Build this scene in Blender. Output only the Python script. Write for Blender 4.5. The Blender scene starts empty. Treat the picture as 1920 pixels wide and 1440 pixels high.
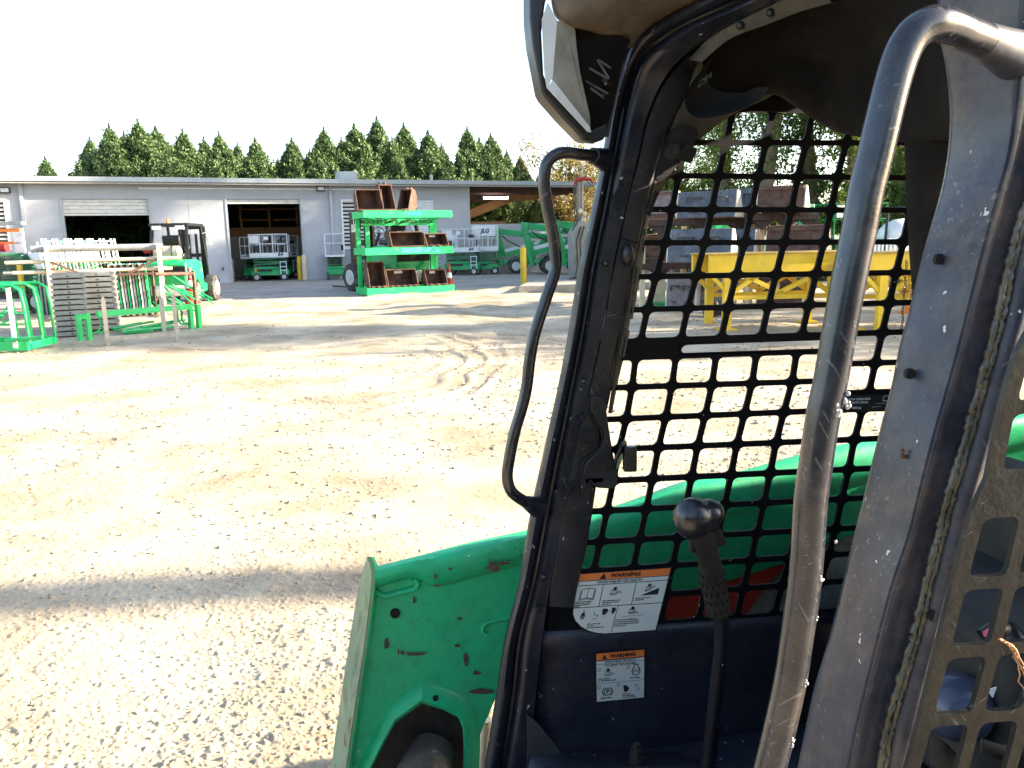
import bpy, bmesh, math, random
import numpy as np
from mathutils import Vector, Matrix
from mathutils.geometry import tessellate_polygon
random.seed(7)
V = Vector
rad = math.radians
scene = bpy.context.scene
COL = scene.collection

# ---------------------------------------------------------------- camera
CF, PITCH, ROLL = 1500.0, rad(10.2), rad(1.15)
CAM = V((0, 0, 1.55))
FW = V((0, math.cos(PITCH), -math.sin(PITCH)))
RX0, UZ0 = V((1, 0, 0)), V((0, math.sin(PITCH), math.cos(PITCH)))
RX = RX0 * math.cos(ROLL) - UZ0 * math.sin(ROLL)
UZ = RX0 * math.sin(ROLL) + UZ0 * math.cos(ROLL)
cd = bpy.data.cameras.new('camera')
cam = bpy.data.objects.new('camera', cd)
COL.objects.link(cam)
cam.matrix_world = Matrix(((RX.x, UZ.x, -FW.x, CAM.x), (RX.y, UZ.y, -FW.y, CAM.y), (RX.z, UZ.z, -FW.z, CAM.z), (0, 0, 0, 1)))
cd.sensor_width = 36.0
cd.lens = CF / 1920.0 * 36.0
cd.clip_start, cd.clip_end = 0.02, 2000
scene.camera = cam

# ---------------------------------------------------------------- light
SUN_AZ, SUN_EL = math.atan2(0.05, 1.0), rad(20)     # measured from +X towards +Y
w = bpy.data.worlds.new('World')
scene.world = w
w.use_nodes = True
nt = w.node_tree
bg = nt.nodes['Background']
sky = nt.nodes.new('ShaderNodeTexSky')
sky.sky_type = 'NISHITA'
sky.sun_disc = False
sky.sun_elevation = SUN_EL
sky.sun_rotation = math.pi / 2 - SUN_AZ
sky.air_density, sky.dust_density, sky.ozone_density = 1.0, 1.6, 1.0
hs = nt.nodes.new('ShaderNodeHueSaturation')
hs.inputs['Saturation'].default_value = 0.95
nt.links.new(sky.outputs[0], hs.inputs['Color'])
nt.links.new(hs.outputs[0], bg.inputs[0])
bg.inputs[1].default_value = 0.095
sl = bpy.data.lights.new('sun', 'SUN')
sl.energy, sl.angle, sl.color = 5.0, rad(0.55), (1.0, 0.86, 0.66)
so = bpy.data.objects.new('sun', sl)
COL.objects.link(so)
SD = V((math.cos(SUN_EL) * math.cos(SUN_AZ), math.cos(SUN_EL) * math.sin(SUN_AZ), math.sin(SUN_EL)))
so.rotation_euler = SD.to_track_quat('Z', 'Y').to_euler()
so.location = SD * 60
scene.view_settings.view_transform = 'Standard'
scene.view_settings.look = 'None'
scene.view_settings.exposure = 2.6
scene.view_settings.gamma = 1
scene.cycles.max_bounces = 6
scene.cycles.transparent_max_bounces = 8

# ---------------------------------------------------------------- measuring
def ray(px, py): return FW + RX * ((px - 960) / CF) + UZ * ((720 - py) / CF)
def G(px, py, z=0.0):
    d = ray(px, py); return CAM + d * ((z - CAM.z) / d.z)
def D(px, py, y):
    d = ray(px, py); return CAM + d * (y / d.y)
def Zp(px, py, dep): return CAM + ray(px, py) * dep
def hit(px, py, p0, n):
    d = ray(px, py); return CAM + d * ((p0 - CAM).dot(n) / d.dot(n))
PSI = rad(13)                                        # heading of the loader
MF = V((-math.cos(PSI), -math.sin(PSI), 0)); ML = V((-math.sin(PSI), math.cos(PSI), 0))
MO = Zp(1750, 700, 0.70)
def M(px, py, w): return hit(px, py, MO + ML * w, ML)          # pixel on the loader's lengthwise plane w metres across
def mc(f, w, z): return V((MO.x, MO.y, 0)) + MF * f + ML * w + V((0, 0, z))
def fwz(P):
    q = P - V((MO.x, MO.y, 0)); return q.dot(MF), q.dot(ML), P.z

# ---------------------------------------------------------------- objects
WM = {}
def setp(o, label=None, cat=None, group=None, kind=None):
    if label: o['label'] = label
    if cat: o['category'] = cat
    if group: o['group'] = group
    if kind: o['kind'] = kind
    return o
def thing(name, label, cat, loc=(0, 0, 0), rz=0.0, group=None, sc=1.0):
    o = bpy.data.objects.new(name, None); COL.objects.link(o)
    o.empty_display_size = 0.2
    o.location = loc; o.rotation_euler = (0, 0, rz); o.scale = (sc, sc, sc)
    WM[o.name] = Matrix.Translation(V(loc)) @ Matrix.Rotation(rz, 4, 'Z') @ Matrix.Scale(sc, 4)
    return setp(o, label, cat, group)
class MB:
    def __init__(s): s.v = []; s.f = []; s.m = []
    def add(s, vs, fs):
        b = len(s.v); s.v += [V(q) for q in vs]; s.f += [tuple(i + b for i in q) for q in fs]; return s
    def box(s, c, sz, R=None):
        x, y, z = (q / 2 for q in sz); c = V(c)
        vs = [V((a * x, b * y, d * z)) for a in (-1, 1) for b in (-1, 1) for d in (-1, 1)]
        if R is not None: vs = [R @ q for q in vs]
        return s.add([c + q for q in vs], [(0, 1, 3, 2), (4, 6, 7, 5), (0, 4, 5, 1), (2, 3, 7, 6), (0, 2, 6, 4), (1, 5, 7, 3)])
    def bar(s, a, b, wd, ht=None, up=(0, 0, 1)):
        a, b = V(a), V(b); ht = ht or wd; d = (b - a); L = d.length
        if L < 1e-6: return s
        d.normalize(); u = V(up); 
        if abs(d.dot(u)) > .98: u = V((1, 0, 0))
        x = d.cross(u).normalized(); u = x.cross(d)
        R = Matrix((x, d, u)).transposed()
        return s.box((a + b) / 2, (wd, L, ht), R)
    def tube(s, pts, r, n=10, caps=True):
        pts = [V(p) for p in pts]; k = len(pts)
        rs_ = r if isinstance(r, (list, tuple)) else [r] * k
        t0 = (pts[1] - pts[0]).normalized()
        a = t0.cross(V((0, 0, 1)))
        if a.length < 1e-3: a = t0.cross(V((1, 0, 0)))
        a.normalize(); vs = []
        for i, p in enumerate(pts):
            t = (pts[min(i + 1, k - 1)] - pts[max(i - 1, 0)]).normalized()
            a = (a - t * a.dot(t)).normalized(); b = t.cross(a)
            vs += [p + (a * math.cos(2 * math.pi * j / n) + b * math.sin(2 * math.pi * j / n)) * rs_[i] for j in range(n)]
        fs = [(i * n + j, i * n + (j + 1) % n, (i + 1) * n + (j + 1) % n, (i + 1) * n + j) for i in range(k - 1) for j in range(n)]
        if caps: fs += [tuple(range(n))[::-1], tuple((k - 1) * n + j for j in range(n))]
        return s.add(vs, fs)
    def cyl(s, a, b, r, n=16): return s.tube([a, b], r, n)
    def prism(s, poly, h0, h1, ax='y'):
        n = len(poly)
        def q(p, h): return {'y': (p[0], h, p[1]), 'x': (h, p[0], p[1]), 'z': (p[0], p[1], h)}[ax]
        vs = [q(p, h0) for p in poly] + [q(p, h1) for p in poly]
        fs = [(i, (i + 1) % n, n + (i + 1) % n, n + i) for i in range(n)]
        tri = tessellate_polygon([[V((p[0], p[1], 0)) for p in poly]])
        fs += [tuple(t) for t in tri] + [tuple(i + n for i in t)[::-1] for t in tri]
        return s.add(vs, fs)
    def ball(s, c, r, n=12, m=8):
        r = r if isinstance(r, (tuple, list)) else (r, r, r); c = V(c)
        vs = [c + V((math.sin(math.pi * i / m) * math.cos(2 * math.pi * j / n) * r[0], math.sin(math.pi * i / m) * math.sin(2 * math.pi * j / n) * r[1], math.cos(math.pi * i / m) * r[2])) for i in range(m + 1) for j in range(n)]
        return s.add(vs, [(i * n + j, (i + 1) * n + j, (i + 1) * n + (j + 1) % n, i * n + (j + 1) % n) for i in range(m) for j in range(n)])
    def sheet(s, rows):                      # rows: list of equal-length point lists
        m = len(rows[0]); vs = [p for r_ in rows for p in r_]
        return s.add(vs, [(i * m + j, i * m + j + 1, (i + 1) * m + j + 1, (i + 1) * m + j) for i in range(len(rows) - 1) for j in range(m - 1)])
    def build(s, name, mat, parent=None, world=False, smooth=None, bevel=0, solid=0, off=0, label=None, sub=0, seg=2):
        vs = s.v
        if parent is not None and world:
            mi = WM[parent.name].inverted(); vs = [mi @ q for q in vs]
        me = bpy.data.meshes.new(name)
        me.from_pydata([tuple(q) for q in vs], [], s.f); me.materials.append(mat)
        bm = bmesh.new(); bm.from_mesh(me)
        bmesh.ops.recalc_face_normals(bm, faces=bm.faces); bm.to_mesh(me); bm.free()
        if smooth is not None:
            me.shade_smooth(); me.set_sharp_from_angle(angle=rad(smooth))
        o = bpy.data.objects.new(name, me); COL.objects.link(o)
        if parent is not None:
            o.parent = parent; WM[o.name] = WM[parent.name]
        if solid:
            d = o.modifiers.new('solid', 'SOLIDIFY'); d.thickness = solid; d.offset = off
        if bevel:
            d = o.modifiers.new('bevel', 'BEVEL'); d.width = bevel; d.segments = seg; d.limit_method = 'ANGLE'; d.angle_limit = rad(35); d.harden_normals = False
            if smooth is None: me.shade_smooth(); me.set_sharp_from_angle(angle=rad(50))
        if sub:
            d = o.modifiers.new('sub', 'SUBSURF'); d.levels = d.render_levels = sub
        if label: o['label'] = label
        return o
def copy_tree(o, parent=None):
    c = o.copy(); COL.objects.link(c)
    if parent is not None: c.parent = parent
    for ch in list(o.children): copy_tree(ch, c)
    return c
def place(o, loc, rz, label, group=None, sc=None):
    o.location = loc; o.rotation_euler = (0, 0, rz); o['label'] = label
    if group: o['group'] = group
    if sc is not None: o.scale = (sc, sc, sc) if not isinstance(sc, (tuple, list)) else sc
    return o
def rs(pts, n):                              # smooth resample of a polyline of tuples
    P = [np.array(p, float) for p in pts]
    if len(P) == 2: return [tuple(P[0] + (P[1] - P[0]) * i / (n - 1)) for i in range(n)]
    L = [0]
    for a, b in zip(P, P[1:]): L.append(L[-1] + float(np.linalg.norm(b - a)))
    out = []
    for i in range(n):
        t = L[-1] * i / (n - 1); k = 0
        while k < len(P) - 2 and L[k + 1] < t: k += 1
        h = L[k + 1] - L[k]; u = (t - L[k]) / h
        m0 = (P[k + 1] - P[k - 1]) / (L[k + 1] - L[k - 1]) if k > 0 else (P[1] - P[0]) / h
        m1 = (P[k + 2] - P[k]) / (L[k + 2] - L[k]) if k < len(P) - 2 else (P[k + 1] - P[k]) / h
        out.append(tuple((2*u**3 - 3*u*u + 1) * P[k] + (u**3 - 2*u*u + u) * h * m0 + (3*u*u - 2*u**3) * P[k + 1] + (u**3 - u*u) * h * m1))
    return out

# ---------------------------------------------------------------- materials
def mat(name, c, rough=.5, metal=0, var=.12, sc=6, rust=0, rustc=(.16, .06, .03), chips=0, chipc=(.5, .5, .47), dust=0, dustc=(.32, .27, .2), bump=0, bsc=40, coat=0, c2=None, stretch=None, spec=.5, chsc=55, grime=0):
    m = bpy.data.materials.new(name); m.use_nodes = True; t = m.node_tree; N = t.nodes; L = t.links
    b = N['Principled BSDF']; b.inputs['Roughness'].default_value = rough; b.inputs['Metallic'].default_value = metal
    b.inputs['Specular IOR Level'].default_value = spec
    if coat: b.inputs['Coat Weight'].default_value = coat; b.inputs['Coat Roughness'].default_value = .15
    tc = N.new('ShaderNodeTexCoord'); src = tc.outputs['Object']
    if stretch:
        mp = N.new('ShaderNodeMapping'); mp.inputs['Scale'].default_value = stretch; L.new(src, mp.inputs[0]); src = mp.outputs[0]
    def noise(s, det=4, rg=.6, off=0):
        n = N.new('ShaderNodeTexNoise'); n.inputs['Scale'].default_value = s; n.inputs['Detail'].default_value = det; n.inputs['Roughness'].default_value = rg
        if off:
            a = N.new('ShaderNodeVectorMath'); a.inputs[1].default_value = (off, off * 1.7, -off); L.new(src, a.inputs[0]); L.new(a.outputs[0], n.inputs['Vector'])
        else: L.new(src, n.inputs['Vector'])
        return n.outputs['Fac']
    def ramp(x, a, bb):
        r = N.new('ShaderNodeMapRange'); r.inputs[1].default_value = a; r.inputs[2].default_value = bb; L.new(x, r.inputs[0]); r.clamp = True; return r.outputs[0]
    def mix(f, a, bb):
        x = N.new('ShaderNodeMix'); x.data_type = 'RGBA'; L.new(f, x.inputs[0])
        for s_, k in ((a, 6), (bb, 7)):
            if isinstance(s_, tuple): x.inputs[k].default_value = (*s_, 1)
            else: L.new(s_, x.inputs[k])
        return x.outputs[2]
    lo = tuple(q * (1 - var) for q in c); hi = tuple(min(1, q * (1 + var)) for q in (c2 or c))
    col = mix(ramp(noise(sc), .35, .65), lo, hi)
    rg = None
    if dust:
        f = ramp(noise(3.1, 6, .7, 5), .62 - dust * .3, .95 - dust * .3); col = mix(f, col, dustc)
    if grime:
        g1 = N.new('ShaderNodeMath'); g1.operation = 'MULTIPLY'; g1.inputs[1].default_value = grime; L.new(ramp(noise(14, 10, .8, 11), .48, .72), g1.inputs[0]); col = mix(g1.outputs[0], col, dustc)
        dk = tuple(q * .35 for q in c); g2 = N.new('ShaderNodeMath'); g2.operation = 'MULTIPLY'; g2.inputs[1].default_value = grime; L.new(ramp(noise(31, 8, .8, 17), .50, .66), g2.inputs[0]); col = mix(g2.outputs[0], col, dk)
        for rot, thr in ((.5, .655), (-.9, .67), (1.9, .68)):
            mp2 = N.new('ShaderNodeMapping'); mp2.inputs['Scale'].default_value = (230, 230, 9); mp1 = N.new('ShaderNodeMapping'); mp1.inputs['Rotation'].default_value = (rot * .3, rot, rot * .6); L.new(src, mp1.inputs[0]); L.new(mp1.outputs[0], mp2.inputs[0])
            ns = N.new('ShaderNodeTexNoise'); ns.inputs['Scale'].default_value = 1; ns.inputs['Detail'].default_value = 2; L.new(mp2.outputs[0], ns.inputs['Vector'])
            pa = N.new('ShaderNodeMath'); pa.operation = 'MULTIPLY'; L.new(ramp(ns.outputs['Fac'], thr, thr + .02), pa.inputs[0]); L.new(ramp(noise(6, 3, .6, 20 + rot), .52, .60), pa.inputs[1])
            p3 = N.new('ShaderNodeMath'); p3.operation = 'MULTIPLY'; p3.inputs[1].default_value = .22 * grime; L.new(pa.outputs[0], p3.inputs[0]); col = mix(p3.outputs[0], col, chipc)
    if rust:
        f = ramp(noise(9, 8, .75, 3), .70 - rust * .25, .73 - rust * .25); col = mix(f, col, rustc)
    if chips:
        v = N.new('ShaderNodeTexVoronoi'); v.inputs['Scale'].default_value = chsc; v.inputs['Randomness'].default_value = 1
        d_ = N.new('ShaderNodeVectorMath'); d_.operation = 'ADD'
        nn = N.new('ShaderNodeTexNoise'); nn.inputs['Scale'].default_value = 90; L.new(src, nn.inputs['Vector'])
        sc_ = N.new('ShaderNodeVectorMath'); sc_.operation = 'SCALE'; sc_.inputs['Scale'].default_value = .02; L.new(nn.outputs['Color'], sc_.inputs[0])
        L.new(src, d_.inputs[0]); L.new(sc_.outputs[0], d_.inputs[1]); L.new(d_.outputs[0], v.inputs['Vector'])
        sep = N.new('ShaderNodeSeparateColor'); L.new(v.outputs['Color'], sep.inputs[0])
        th = N.new('ShaderNodeMath'); th.operation = 'MULTIPLY'; L.new(ramp(sep.outputs[0], 1 - chips, 1), th.inputs[0]); th.inputs[1].default_value = .15
        lt = N.new('ShaderNodeMath'); lt.operation = 'LESS_THAN'; L.new(v.outputs['Distance'], lt.inputs[0]); L.new(th.outputs[0], lt.inputs[1])
        col = mix(lt.outputs[0], col, chipc)
    L.new(col, b.inputs['Base Color'])
    r2 = N.new('ShaderNodeMapRange'); r2.inputs[1].default_value = .3; r2.inputs[2].default_value = .7; r2.inputs[3].default_value = max(0.03, rough * (.8 - .15 * grime)); r2.inputs[4].default_value = min(1, rough * (1.25 + .5 * grime))
    L.new(noise(sc * 2.3, 3, .6, 9), r2.inputs[0]); L.new(r2.outputs[0], b.inputs['Roughness'])
    if bump:
        bp = N.new('ShaderNodeBump'); bp.inputs['Strength'].default_value = bump; bp.inputs['Distance'].default_value = .02
        L.new(noise(bsc, 5, .65, 2), bp.inputs['Height']); L.new(bp.outputs[0], b.inputs['Normal'])
    return m
def emit(name, c, s):
    m = bpy.data.materials.new(name); m.use_nodes = True; b = m.node_tree.nodes['Principled BSDF']
    b.inputs['Base Color'].default_value = (*c, 1); b.inputs['Emission Color'].default_value = (*c, 1); b.inputs['Emission Strength'].default_value = s
    return m
GRN = (.006, .30, .085)
m_green = mat('green_paint', GRN, .38, var=.1, rust=.12, dust=.12)
m_greenf = mat('green_paint_far', (.008, .33, .10), .42, var=.15, rust=.15, dust=.25, sc=3)
m_dgreen = mat('dark_green_paint', (.01, .12, .05), .45, var=.2, dust=.3)
m_white = mat('white_paint', (.72, .74, .76), .4, var=.08, rust=.05, dust=.15)
m_silver = mat('galvanised_steel', (.30, .31, .31), .45, metal=.35, var=.2, dust=.3)
m_black = mat('black_paint', (.009, .009, .010), .4, var=.3, dust=.15)
m_tyre = mat('tyre_rubber', (.03, .028, .026), .8, var=.3, dust=.5, dustc=(.2, .17, .13), bump=.3)
m_rust = mat('rusty_steel', (.085, .042, .028), .75, var=.45, sc=5, dust=.35, dustc=(.16, .09, .06), bump=.35, bsc=25)
m_rim = mat('grey_rim', (.5, .5, .48), .5, var=.1, dust=.2)
m_yel = mat('yellow_paint', (.72, .46, .02), .5, var=.12, sc=2.5, rust=.12, dust=.2)
m_conc = mat('concrete', (.25, .235, .205), .9, var=.18, sc=2, bump=.25)
m_wood = mat('timber', (.26, .12, .05), .8, var=.3, sc=3, stretch=(1, 1, 8))
m_dark = mat('dark_void', (.008, .008, .008), .9)
m_orange = mat('orange_paint', (.75, .22, .03), .5, var=.1)
m_red = mat('red_paint', (.30, .012, .010), .5, var=.2, dust=.3)
m_cream = mat('cream_paint', (.62, .50, .34), .6, var=.12, dust=.2)
m_ink = mat('black_ink', (.01, .01, .01), .6)
# ---------------------------------------------------------------- ground
def vn(x, y, seed=0):
    xi = np.floor(x).astype(np.int64); yi = np.floor(y).astype(np.int64); fx = x - xi; fy = y - yi
    def h(a, b):
        n = (a * 374761393 + b * 668265263 + seed * 1442695041) & 0xffffffff
        n = ((n ^ (n >> 13)) * 1274126177) & 0xffffffff
        return ((n ^ (n >> 16)) & 0xffff) / 65535.0
    u = fx * fx * (3 - 2 * fx); v = fy * fy * (3 - 2 * fy)
    return (h(xi, yi) * (1 - u) + h(xi + 1, yi) * u) * (1 - v) + (h(xi, yi + 1) * (1 - u) + h(xi + 1, yi + 1) * u) * v
BX = [-60, -30, -9, -5, -1, 1, 3, 4.2, 4.4, 90]; BY = [13, 17.5, 21.3, 22.9, 25.3, 26.6, 27.3, 28, 120, 120]
def bound(x): return np.interp(x, BX, BY)
TC = G(800, 650)
def hgt(x, y):
    r = np.hypot(x, y)
    m = np.clip((bound(x) - y) / .7, 0, 1)
    z = (vn(x * .5, y * .5, 1) - .5) * .05 + (vn(x * 1.7, y * 1.7, 2) - .5) * .035
    near = np.clip(1.25 - r / 22, .25, 1)
    a = vn(x * 7, y * 7, 3); b = vn(x * 19, y * 19, 4); c = vn(x * 62, y * 62, 5); c2 = vn(x * 125, y * 125, 11)
    rough = .45 + .75 * np.clip(vn(x * .6, y * .6, 6) * 1.6 - .3, 0, 1)
    z = z + rough * near * ((a - .5) * .012 + np.maximum(b - .66, 0) * .018 + np.maximum(c - .72, 0) * .027 + np.maximum(c2 - .66, 0) * .024)
    # tyre tracks: curved sweep in the middle distance, straight pairs beyond
    d = np.hypot(x - (TC.x - 1.1), (y - TC.y + 1.6) * .55); ang = np.arctan2((y - TC.y + 1.6) * .55, x - (TC.x - 1.1))
    k = np.clip(1 - np.abs(d - 1.9) / .95, 0, 1) * np.clip(1.5 - np.abs(ang) / 1.0, 0, 1)
    z = z + k * .026 * np.maximum(np.sin(d * 21 + vn(x * 1.5, y * 1.5, 7) * 5), -.2) * (.4 + .8 * vn(x * .9, y * .9, 34))
    q = (x + 3.2) * .93 + (y - 14) * .30 + .25 * np.sin(y * .35)
    k2 = np.exp(-((np.mod(q + 6, 3.1) - 1.5) / .35) ** 2) * np.clip((y - 9) / 3, 0, 1)
    k2 = k2 * np.clip(vn(x * .35, y * .35, 31) * 2.2 - .7, 0, 1)
    z = z - k2 * .014 + k2 * .012 * (vn(q * 9, y * .8, 33) - .5)
    q3 = (x - .5) * .3 + (y - 20) * .95 + vn(x * .7, y * .7, 8) * .5
    k3 = np.clip((y - 15) / 3, 0, 1); z = z + k3 * .035 * np.maximum(np.sin(q3 * 9), -.3) * np.clip(1 - np.abs(x + 2) / 9, 0, 1)
    edge = np.exp(-((bound(x) - y - .9) / .7) ** 2) * (.05 + .07 * vn(x * 1.3, y * 1.3, 9)); z = z + edge
    return z * m - .02 * (1 - m)
def make_ground():
    th = np.concatenate([np.linspace(rad(-36), rad(36), 640), np.linspace(rad(36), rad(324), 60)[1:-1]])
    r = np.concatenate([[0.0, .4, .8], np.geomspace(1.2, 60, 1350), [75, 100, 140, 200, 300, 500, 800]])
    n, k = len(th), len(r)
    T, Rr = np.meshgrid(th, r); x = Rr * np.sin(T); y = Rr * np.cos(T)
    z = hgt(x, y) * np.clip((Rr - .3) / 1, 0, 1) * np.clip((90 - Rr) / 30, 0, 1)
    z = np.where(Rr > 60, -.02, z)
    co = np.stack([x, y, z], -1).reshape(-1, 3)
    i = np.arange(k - 1)[:, None] * n + np.arange(n)[None]; j = np.arange(k - 1)[:, None] * n + (np.arange(n)[None] + 1) % n
    q = np.stack([i, j, j + n, i + n], -1).reshape(-1, 4)[:, ::-1]
    me = bpy.data.meshes.new('ground'); me.vertices.add(len(co)); me.vertices.foreach_set('co', co.ravel())
    me.loops.add(q.size); me.loops.foreach_set('vertex_index', q.ravel().astype(np.int32))
    me.polygons.add(len(q)); me.polygons.foreach_set('loop_start', np.arange(0, q.size, 4, dtype=np.int32))
    me.update(calc_edges=True); me.validate(); me.shade_smooth()
    return me
m_ground = mat('dry_dirt', (.33, .25, .155), .95, var=.22, sc=.9, c2=(.39, .33, .24), rust=.17, rustc=(.30, .19, .10), dust=.35, dustc=(.44, .375, .275), bump=.35, bsc=90)
me = make_ground(); me.materials.append(m_ground)
o = bpy.data.objects.new('ground', me); COL.objects.link(o); setp(o, 'pale gravelly dirt yard with curved tyre tracks', 'ground', kind='structure')
m_asph = mat('worn_asphalt', (.27, .245, .215), .9, var=.22, sc=.7, dust=.5, dustc=(.36, .31, .25), bump=.3, bsc=60)
pl = [(x, float(y) + .0) for x, y in zip(BX[:7], BY[:7])] + [(4.0, 27.6), (5.6, 33), (9.5, 47), (-60, 47)]
MB().prism(pl, -.05, .012, 'z').build('pavement', m_asph); setp(bpy.data.objects['pavement'], 'grey worn asphalt apron before the warehouse', 'pavement', kind='structure')
# loose stones
rg = np.random.default_rng(3)
N = 30000
r = np.exp(rg.uniform(math.log(1.9), math.log(19), N)); t = rg.uniform(rad(-35), rad(26), N)
x, y = r * np.sin(t), r * np.cos(t)
den = vn(x * .8, y * .8, 21); keep = den + rg.uniform(0, .5, N) > .62; x, y, r = x[keep], y[keep], r[keep]; N = len(x)
z = hgt(x, y); s = (.0025 + .010 * rg.random(N) ** 4) * np.clip((r / 3.5), .8, 2.4) ** .8
oc = np.array([(1, 0, 0), (-1, 0, 0), (0, 1, 0), (0, -1, 0), (0, 0, .6), (0, 0, -.6)], float)
P = oc[None] * rg.uniform(.55, 1.4, (N, 6, 1)); a = rg.uniform(0, 6.28, N); ca, sa = np.cos(a), np.sin(a)
P = np.stack([P[..., 0] * ca[:, None] * 1.3 - P[..., 1] * sa[:, None], P[..., 0] * sa[:, None] * 1.3 + P[..., 1] * ca[:, None], P[..., 2]], -1) * s[:, None, None]
P += np.stack([x, y, z + s * .2], -1)[:, None]
of = np.array([(0, 2, 4), (2, 1, 4), (1, 3, 4), (3, 0, 4), (2, 0, 5), (1, 2, 5), (3, 1, 5), (0, 3, 5)])
F_ = (of[None] + (np.arange(N) * 6)[:, None, None]).reshape(-1, 3)
me = bpy.data.meshes.new('gravel'); me.from_pydata(P.reshape(-1, 3).tolist(), [], F_.tolist())
me.materials.append(mat('pale_stone', (.33, .28, .21), .9, var=.4, sc=1.5)); o = bpy.data.objects.new('gravel', me); COL.objects.link(o)
setp(o, 'small pale stones scattered over the dirt yard', 'gravel', kind='stuff')

# ---------------------------------------------------------------- warehouse (local x along the front wall, y into the building)
WA = rad(22.8); W0 = G(600, 524.5); WN = V((math.sin(WA), -math.cos(WA), 0))
def WS(px, py):
    p = hit(px, py, W0, WN) - W0; return p.x * math.cos(WA) + p.y * math.sin(WA), p.z
def block_mat():
    m = mat('grey_block_wall', (.43, .435, .46), .85, var=.06, sc=1.2, dust=.15, dustc=(.42, .41, .42), bump=.1, bsc=80)
    t = m.node_tree; N_ = t.nodes; b = N_['Principled BSDF']; tc = N_.new('ShaderNodeTexCoord')
    mp = N_.new('ShaderNodeMapping'); mp.inputs['Rotation'].default_value = (rad(90), 0, 0); t.links.new(tc.outputs['Object'], mp.inputs[0])
    br = N_.new('ShaderNodeTexBrick'); br.inputs['Scale'].default_value = 1; br.inputs['Brick Width'].default_value = .4; br.inputs['Row Height'].default_value = .2; br.inputs['Mortar Size'].default_value = .006
    t.links.new(mp.outputs[0], br.inputs[0])
    bp = N_.new('ShaderNodeBump'); bp.inputs['Strength'].default_value = .35; bp.inputs['Distance'].default_value = -.01
    t.links.new(br.outputs['Fac'], bp.inputs['Height']); t.links.new(bp.outputs[0], b.inputs['Normal'])
    return m
m_wall = block_mat()
m_fascia = mat('fascia_metal', (.36, .39, .41), .5, var=.06, dust=.1)
m_inner = mat('interior_panel', (.40, .36, .31), .9, var=.1)
m_shut = mat('shutter_slat', (.62, .60, .55), .55, var=.08, dust=.25)
wh = thing('warehouse', 'long low grey block warehouse with two open roll up doors and an open shed end', 'warehouse', W0, WA)
def B(mb, x0, x1, y0, y1, z0, z1): return mb.box(((x0 + x1) / 2, (y0 + y1) / 2, (z0 + z1) / 2), (x1 - x0, y1 - y0, z1 - z0))
HW = 4.06
d1a, d1b, d2a, d2b, dz, oa = -9.63, -6.62, -3.61, -.65, 3.46, 7.1
mb = MB()
B(mb, -22, d1a, 0, .25, 0, HW); B(mb, d1b, d2a, 0, .25, 0, HW); B(mb, d2b, oa, 0, .25, 0, HW)
B(mb, d1a, d1b, 0, .25, dz, HW); B(mb, d2a, d2b, 0, .25, dz, HW)
mb.build('wall', m_wall, wh)
mb = MB(); sl_, zl = WS(1000, 419); B(mb, oa, 13.05, 0, .25, 0, zl); mb.build('low_wall', m_wall, wh, label='low grey block wall of the open shed end')
mb = MB(); B(mb, -22, oa - .01, 12, 12.25, 0, HW); B(mb, -22.25, -22.003, 0, 12.25, 0, HW); B(mb, oa - .25, oa - .003, .253, 11.99, 0, HW); B(mb, d1b + 1.4, d1b + 1.5, .26, 11.9, 0, HW); B(mb, d2b + 1.6, d2b + 1.7, .26, 11.9, 0, HW)
mb.build('rear_wall', m_inner, wh)
mb = MB(); B(mb, -22.4, 13.3, -.42, 12.6, HW + .003, HW + .16); mb.build('roof', m_fascia, wh)
mb = MB(); B(mb, -22.4, 13.55, -.60, -.43, HW + .02, HW + .2); mb.build('gutter', m_fascia, wh)
mb = MB(); B(mb, -22.3, 13.2, -.55, -.44, HW - .06, HW - .003); mb.build('soffit_board', m_inner, wh)
mb = MB(); B(mb, -6.9, 2.6, -.06, -.003, HW - .22, HW - .16); mb.build('conduit', m_white, wh)
mb = MB(); [B(mb, -21.8 + i * .9, -21.77 + i * .9, -.42, 12.6, HW + .163, HW + .20) for i in range(39)]; mb.build('roof_ribs', m_fascia, wh)
def shutter(x0, x1, z0, z1, name='roll_up_door', n=None, y=.10, m=m_shut, par=wh):
    mb = MB(); h = .12; k = max(1, int((z1 - z0) / h))
    prof = []
    for i in range(k):
        a = z0 + (z1 - z0) * i / k; b = z0 + (z1 - z0) * (i + 1) / k
        prof += [(y, a), (y - .035, a + (b - a) * .25), (y - .035, a + (b - a) * .75)]
    prof.append((y, z1)); 
    mb.sheet([[(x0, p[0], p[1]) for p in prof], [(x1, p[0], p[1]) for p in prof]])
    B(mb, x0, x1, y - .05, y + .02, z0 - .07, z0 - .002)
    return mb.build(name, m, par)
shutter(d1a, d1b, WS(200, 404)[1] + .07, dz); shutter(d2a, d2b, WS(500, 382)[1] + .07, dz)
for x0, x1 in ((d1a, d1b), (d2a, d2b)):
    mb = MB(); B(mb, x0 - .09, x0 - .002, -.03, -.003, 0, dz + .05); mb.build('door_frame', m_fascia, wh); mb = MB(); B(mb, x1 + .002, x1 + .09, -.03, -.003, 0, dz + .05); mb.build('door_frame', m_fascia, wh)
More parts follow.
